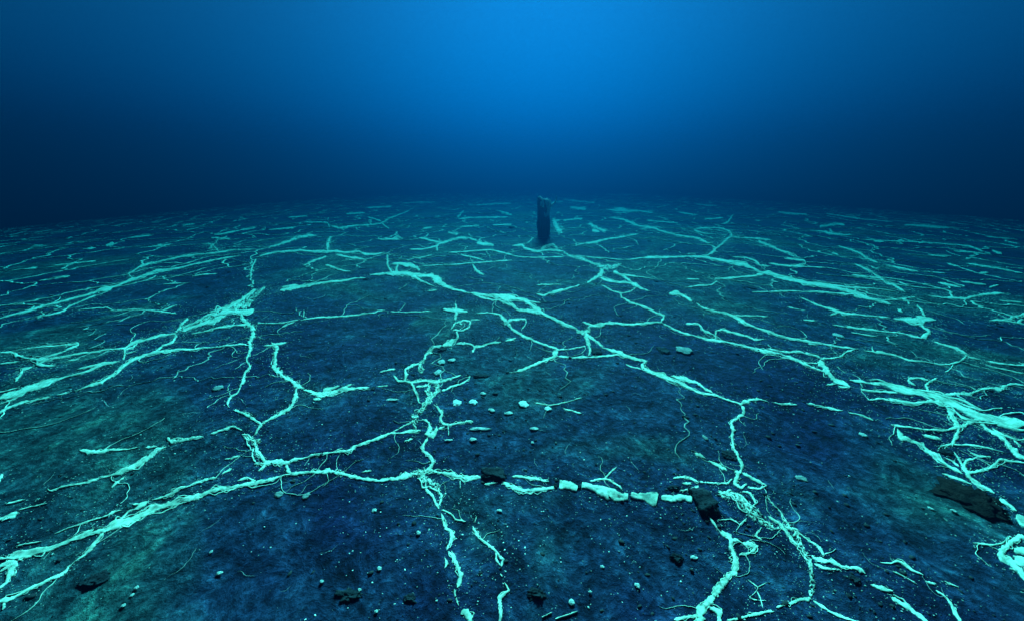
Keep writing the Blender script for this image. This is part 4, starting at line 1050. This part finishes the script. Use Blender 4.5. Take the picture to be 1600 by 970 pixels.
def blob(name, rx, ry, rz, seed, rough, base=ICO3, boxy=0.0, flat=0.0):
    v, f = base
    v = v.copy()
    if boxy:
        q = np.sign(v) * np.abs(v) ** (1 - boxy); v = q / np.linalg.norm(q, ord=6, axis=1, keepdims=True)
    r = 1 + rough * (fbm(v[:, 0] * 1.6 + v[:, 2], v[:, 1] * 1.6 - v[:, 2] * 0.7, seed, 3, 0.6) + 0.5 * fbm(v[:, 0] * 5 - v[:, 2] * 3, v[:, 1] * 5 + v[:, 2] * 2, seed + 9, 2))
    v = v * r[:, None] * np.array([rx, ry, rz])
    return np_mesh(name, v, f)

for k, (x, y, rx, ry, rz, label) in enumerate(SHELLS):
    dull = label.startswith(('soft', 'dull', 'large soft'))
    mid = y < 1.7
    nm = 'pale_lump' if dull else ('pale_bar' if ' bar' in label or 'sliver' in label else 'pale_shell')
    me = blob(nm, rx, ry, rz * 1.05, 300 + k, 0.5 if dull else 0.45, ICO3)
    z = float(height(x, y)) + rz * (0.15 if dull else 0.35) + 0.003
    o = link(nm, me, MAT_DULL if dull else (MAT_SHELL if 'round pale spot' in label else MAT_MID), None, (x, y, z))
    o.scale = (0.75, 0.75, 0.6) if mid else (0.88, 0.88, 0.7)
    o.rotation_euler = (0, 0, random.Random(k).uniform(-0.4, 0.4) if rx < 2.2 * ry else 0)
    tag(o, label, {'pale_lump': 'lump', 'pale_bar': 'bar', 'pale_shell': 'shell'}[nm], {'pale_shell': 'pale shells and chips lying on the silt', 'pale_bar': 'flat pale bars lying on the silt', 'pale_lump': 'soft pale lumps on the silt'}[nm])

for k, (x, y, rx, ry, rz, kind, label) in enumerate(STONES):
    rust = 'rust' in label
    nm = {'block': 'dark_stone', 'lump': 'dark_lump', 'mound': 'dark_mound'}[kind]
    sh = 0.78 if (rust or kind == 'block') else 0.58
    me = blob(nm, rx * sh, ry * sh, rz * (0.22 if kind == 'mound' else 0.42), 500 + k, {'mound': 0.75, 'lump': 0.55, 'block': 0.38}[kind], ICO4, 0.38 if kind == 'block' else 0.0)
    z = float(height(x, y)) + (0.05 if kind == 'mound' else 0.1) * rz
    o = link(nm, me, MAT_RUST if rust else MAT_STONE, None, (x, y, z))
    tag(o, label, {'block': 'stone', 'lump': 'lump', 'mound': 'mound'}[kind], 'dark stones and lumps on the silt')

# ---------------------------------------------------------------- the old post
def build_post(x, y):
    z0 = float(height(x, y)); rnd = random.Random(5)
    root = tag(empty('wooden_post', (x, y, z0)), 'dark upright wooden post with a pale crusted top, standing alone far off', 'post')
    H = 0.885; seg, rows = 72, 40
    th = np.linspace(0, 2 * math.pi, seg, endpoint=False)
    def radius(a, u):
        g = 0.012 * fbm(np.cos(a) * 3.2 + 5, np.sin(a) * 3.2 + u * 0.5, 77, 3) + 0.016 * vnoise(np.cos(a) * 7, np.sin(a) * 7 + u * 0.6, 78)
        chips = -0.035 * np.clip(vnoise(np.cos(a) * 2.2 + 3, u * 3.5, 79) - 0.1, 0, 1) + 0.008 * vnoise(np.sin(a) * 1.5, u * 5 + np.cos(a), 80)
        return 0.158 + 0.014 * u + 0.022 * np.clip(0.12 - u, 0, 1) * 6 + g + chips
    def top(a): return H + 0.030 * vnoise(np.cos(a) * 2.5, np.sin(a) * 2.5, 81) + 0.025 * vnoise(np.cos(a) * 9, np.sin(a) * 9, 82) - 0.03 * np.cos(a)
    V = []
    for i in range(rows):
        u = i / (rows - 1) * 1.08 - 0.08
        zz = np.where(u < 0, u * 1.2, u * top(th)); r = radius(th, u)
        V.append(np.stack([r * np.cos(th) - 0.015 * u, r * np.sin(th) * 0.9, zz], 1))
    for q in (0.8, 0.5, 0.2):                                  # worn end grain, hollow in the middle
        r = radius(th, 1.0) * q
        V.append(np.stack([r * np.cos(th) - 0.015, r * np.sin(th) * 0.9, top(th) * (1 - 0.02 * (1 - q)) - 0.05 * (1 - q) + 0.012 * vnoise(r * 40 * np.cos(th), r * 40 * np.sin(th), 83)], 1))
    ends = V[-4:]; V = V[:-3]
    V = np.stack(V); R, Cc = V.shape[:2]
    i = np.arange(R - 1)[:, None] * Cc; j = np.arange(Cc)[None]; j2 = (j + 1) % Cc
    F = np.stack([i + j, i + j2, i + Cc + j2, i + Cc + j], -1).reshape(-1, 4)
    link('shaft', np_mesh('shaft', V.reshape(-1, 3), F), MAT_WOOD, root)
    E = np.stack(ends); E[:, :, 2] += 0.002; n_e = len(E)
    i = np.arange(n_e - 1)[:, None] * Cc
    FE = np.stack([i + j, i + j2, i + Cc + j2, i + Cc + j], -1).reshape(-1, 4)
    cap = np.concatenate([E.reshape(-1, 3), E[-1].mean(0)[None]]); k0 = (n_e - 1) * Cc; ci = len(cap) - 1
    FE = np.concatenate([FE, np.stack([k0 + j[0], k0 + j2[0], np.full(Cc, ci), np.full(Cc, ci)], -1)])
    me = bpy.data.meshes.new('end_grain'); me.from_pydata(cap.tolist(), [], [list(dict.fromkeys(q)) for q in FE.tolist()])
    link('end_grain', me, MAT_CRUST_LIT_TOP, root)  # crust colour makes the whole top pale, painting in its sunlit look
    def crust(name, a0, a1, u0, u1, out, sd, th_n=40, u_n=40, droop=0.4):
        a = np.linspace(a0, a1, th_n)[None]; u = np.linspace(u0, u1, u_n)[:, None]
        A = np.broadcast_to(a, (u_n, th_n)); U = np.broadcast_to(u, (u_n, th_n))
        ea = np.minimum(A - a0, a1 - A) / (a1 - a0) * 2; eu = np.minimum((U - u0) / (u1 - u0) * 1.6, 1)
        k = np.clip(ea, 0, 1) ** 0.5 * eu ** droop * 0.9 + 0.75 * fbm(A * 4, U * 7, sd, 3) - 0.42
        r = radius(A, U) + np.clip(out * k, -0.02, out)
        zz = U * top(A)
        W = np.stack([r * np.cos(A) - 0.015 * U, r * np.sin(A) * 0.9, zz], -1)
        return link(name, np_mesh(name, W.reshape(-1, 3), grid_faces(u_n, th_n)), MAT_CRUST_LIT_TOP, root)
    # pale growth on the right of the top and hanging down the right-hand face
    crust('pale_crust', math.radians(-95), math.radians(40), 0.50, 0.985, 0.06, 91)
    crust('pale_crust', math.radians(-125), math.radians(-85), 0.78, 0.97, 0.03, 95, 16, 24)
    # pale rim: sunlight on the broken top edge put into its colour
    a = np.linspace(math.radians(-150), math.radians(60), 60); W = []
    for q, dz in ((1.03, -0.02), (1.0, 0.012), (0.86, 0.016), (0.72, -0.004)):
        r = radius(a, 1.0) * q
        W.append(np.stack([r * np.cos(a) - 0.015, r * np.sin(a) * 0.9, top(a) + dz + 0.012 * fbm(a * 6, a * 0 + q * 3, 97, 2)], 1))
    link('pale_rim', np_mesh('pale_rim', np.stack(W).reshape(-1, 3), grid_faces(4, 60)), MAT_CRUST_LIT_TOP, root)
    # splinter standing off the right edge, with the shelf of growth that carries it
    bm = bmesh.new()
    pts = [(0.165, -0.05, 0.80, 0.035), (0.205, -0.05, 0.84, 0.030), (0.25, -0.05, 0.875, 0.026), (0.277, -0.05, 0.92, 0.020), (0.285, -0.045, 0.97, 0.017), (0.283, -0.04, 1.02, 0.012), (0.288, -0.04, 1.05, 0.004)]
    prev = None
    for q, (px, py, pz, r) in enumerate(pts):
        ring = [bm.verts.new((px + r * math.cos(b) * (1 + rnd.uniform(-.2, .2)), py + r * math.sin(b), pz * 0.92 + (r * 0.6 * math.sin(b) if q < 3 else 0))) for b in np.linspace(0, 2 * math.pi, 9)[:-1]]
        if prev:
            for s_ in range(8): bm.faces.new((prev[s_], prev[(s_ + 1) % 8], ring[(s_ + 1) % 8], ring[s_]))
        prev = ring
    bm.faces.new(prev)
    me = bpy.data.meshes.new('splinter'); bm.to_mesh(me); bm.free()
    link('splinter', me, MAT_CRUST_LIT_TOP, root)
build_post(*POST_AT)

# ---------------------------------------------------------------- uncountable bits strewn over the silt
def scatter(name, label, mat, count, seed, rmin, rmax, zone, pale=False, spot=None):
    rng = np.random.default_rng(seed)
    v0, f0 = ico(1)
    u = rng.random(count); d = 0.9 * (zone / 0.9) ** u
    a = np.radians(rng.uniform(-66, 66, count))
    x = d * np.sin(a) * 1.05; y = d * np.cos(a)
    if spot:
        x = rng.normal(spot[0], spot[2], count); y = np.maximum(0.75, rng.normal(spot[1], spot[3], count)); d = np.hypot(x, y)
    dens = fbm(x * 0.9, y * 0.9, seed + 3, 3, 0.6) if not spot else np.ones(count)
    keep = dens + rng.uniform(-0.5, 0.5, count) > (0.22 if pale else -0.05)
    x, y, d = x[keep], y[keep], d[keep]; n = len(x)
    r = (rmin * (rmax / rmin) ** (rng.random(n) ** 2.2)) * (0.6 + 0.16 * d)
    sx = r * rng.uniform(0.7, 1.5, n); sy = r * rng.uniform(0.7, 1.3, n); sz = r * rng.uniform(0.15, 0.45, n)
    rot = rng.uniform(0, math.pi, n); z = height(x, y) + sz * rng.uniform(-0.2, 0.5, n)
    jit = 1 + 0.3 * rng.uniform(-1, 1, (n, len(v0)))
    V = v0[None] * jit[..., None]
    X = V[..., 0] * sx[:, None]; Y = V[..., 1] * sy[:, None]; Z = V[..., 2] * sz[:, None]
    c, s = np.cos(rot)[:, None], np.sin(rot)[:, None]
    W = np.stack([X * c - Y * s + x[:, None], X * s + Y * c + y[:, None], Z + z[:, None]], -1).reshape(-1, 3)
    F = (f0[None] + (np.arange(n) * len(v0))[:, None, None]).reshape(-1, 3)
    o = link(name, np_mesh(name, W, F), mat); o['kind'] = 'stuff'; o['label'] = label
scatter('silt_clods', 'countless small dark clods covering the silt', MAT_CLOD, 5200, 7, 0.003, 0.016, 12)
scatter('pale_grit', 'countless tiny pale specks strewn over the silt', MAT_GRIT, 15000, 9, 0.0012, 0.006, 10, True)
scatter('shell_crumbs', 'tiny broken shell crumbs on the dark floor at lower centre left', MAT_SHELL, 420, 15, 0.0012, 0.0062, 9, True, (-0.32, 1.15, 0.42, 0.28))
scatter('shell_sprinkle', 'tiny broken shell crumbs on the lower slope right of centre', MAT_MID, 380, 16, 0.0012, 0.0055, 9, True, (0.42, 1.3, 0.5, 0.3))

def threads():
    rng = random.Random(21); VV = []; FF = []; nb = 0
    for k in range(90):
        d = 1.2 * (11 / 1.2) ** rng.random(); a = math.radians(rng.uniform(-60, 60))
        x, y = d * math.sin(a), d * math.cos(a); ang = rng.uniform(0, math.pi * 2); n = rng.randint(8, 22); step = 0.008 * (0.5 + 0.25 * d)
        P = []
        for i in range(n):
            P.append((x, y)); ang += rng.uniform(-0.5, 0.5); x += step * math.cos(ang); y += step * math.sin(ang)
        P = np.array(P); t = np.gradient(P, axis=0); t /= np.linalg.norm(t, axis=1, keepdims=True); nn = np.stack([-t[:, 1], t[:, 0]], 1)
        w = (0.0004 + 0.00035 * d) * np.sin(np.linspace(0.15, math.pi - 0.15, n))[:, None]
        A, B = P + nn * w, P - nn * w
        q = np.stack([A, P, B], 1); z = height(q[..., 0], q[..., 1]) + np.array([0.0, 0.0008, 0.0])[None] + 0.0006 * d + 0.003
        VV.append(np.concatenate([q, z[..., None]], -1).reshape(-1, 3)); FF.append(grid_faces(n, 3) + nb); nb += n * 3
    o = link('fine_threads', np_mesh('fine_threads', np.concatenate(VV), np.concatenate(FF)), MAT_GRIT)
    o['kind'] = 'stuff'; o['label'] = 'hair-fine pale threads scattered over the silt'
threads()

def halo_flecks():
    """pale flecks painting a soft halo around the strands, thickest beside the widest"""
    rng = np.random.default_rng(31)
    Q = np.concatenate(HALO_PATHS); Q = Q[np.hypot(Q[:, 0], Q[:, 1]) < 12]
    wl = np.linalg.norm(Q[:, 2:], axis=1); p = np.minimum(wl, 0.06) + 0.006; p /= p.sum()
    n = 130000
    i = rng.choice(len(Q), n, p=p)
    sp = (1.5 * np.minimum(wl[i], 0.06) + 0.05)[:, None] * np.abs(rng.standard_normal((n, 1))) ** 1.3
    a = rng.uniform(0, 2 * math.pi, n)
    x = Q[i, 0] + sp[:, 0] * 1.6 * np.cos(a); y = Q[i, 1] + sp[:, 0] * 1.6 * np.sin(a); d = np.hypot(x, y)
    r = (0.0008 + 0.00050 * d) * rng.uniform(0.5, 1.6, n) ** 1.5  # tiny flecks blend into a painted teal halo beside the veins
    z = height(x, y) + 0.004 * np.clip(1.2 - np.sqrt(x ** 2 + (y + 1.3) ** 2) / 7.0, 0, 1) * fbm(x * 24, y * 24, 41, 2) + 0.0006 * d
    b = rng.uniform(0, 2 * math.pi, n)
    V = []
    for k in range(4):
        q = rng.uniform(0.5, 1.4, n)
        V.append(np.stack([x + r * q * np.cos(b + k * math.pi / 2), y + r * q * np.sin(b + k * math.pi / 2), z - 0.0005], 1))
    V.append(np.stack([x, y, z + r * 0.35], 1))
    W = np.stack(V, 1).reshape(-1, 3)
    f0 = np.array([(0, 1, 4), (1, 2, 4), (2, 3, 4), (3, 0, 4)])
    F = (f0[None] + (np.arange(n) * 5)[:, None, None]).reshape(-1, 3)
    o = link('halo_flecks', np_mesh('halo_flecks', W, F), MAT_HALO); o['kind'] = 'stuff'; o['label'] = 'fine pale flecks giving the veins a soft halo'
halo_flecks()
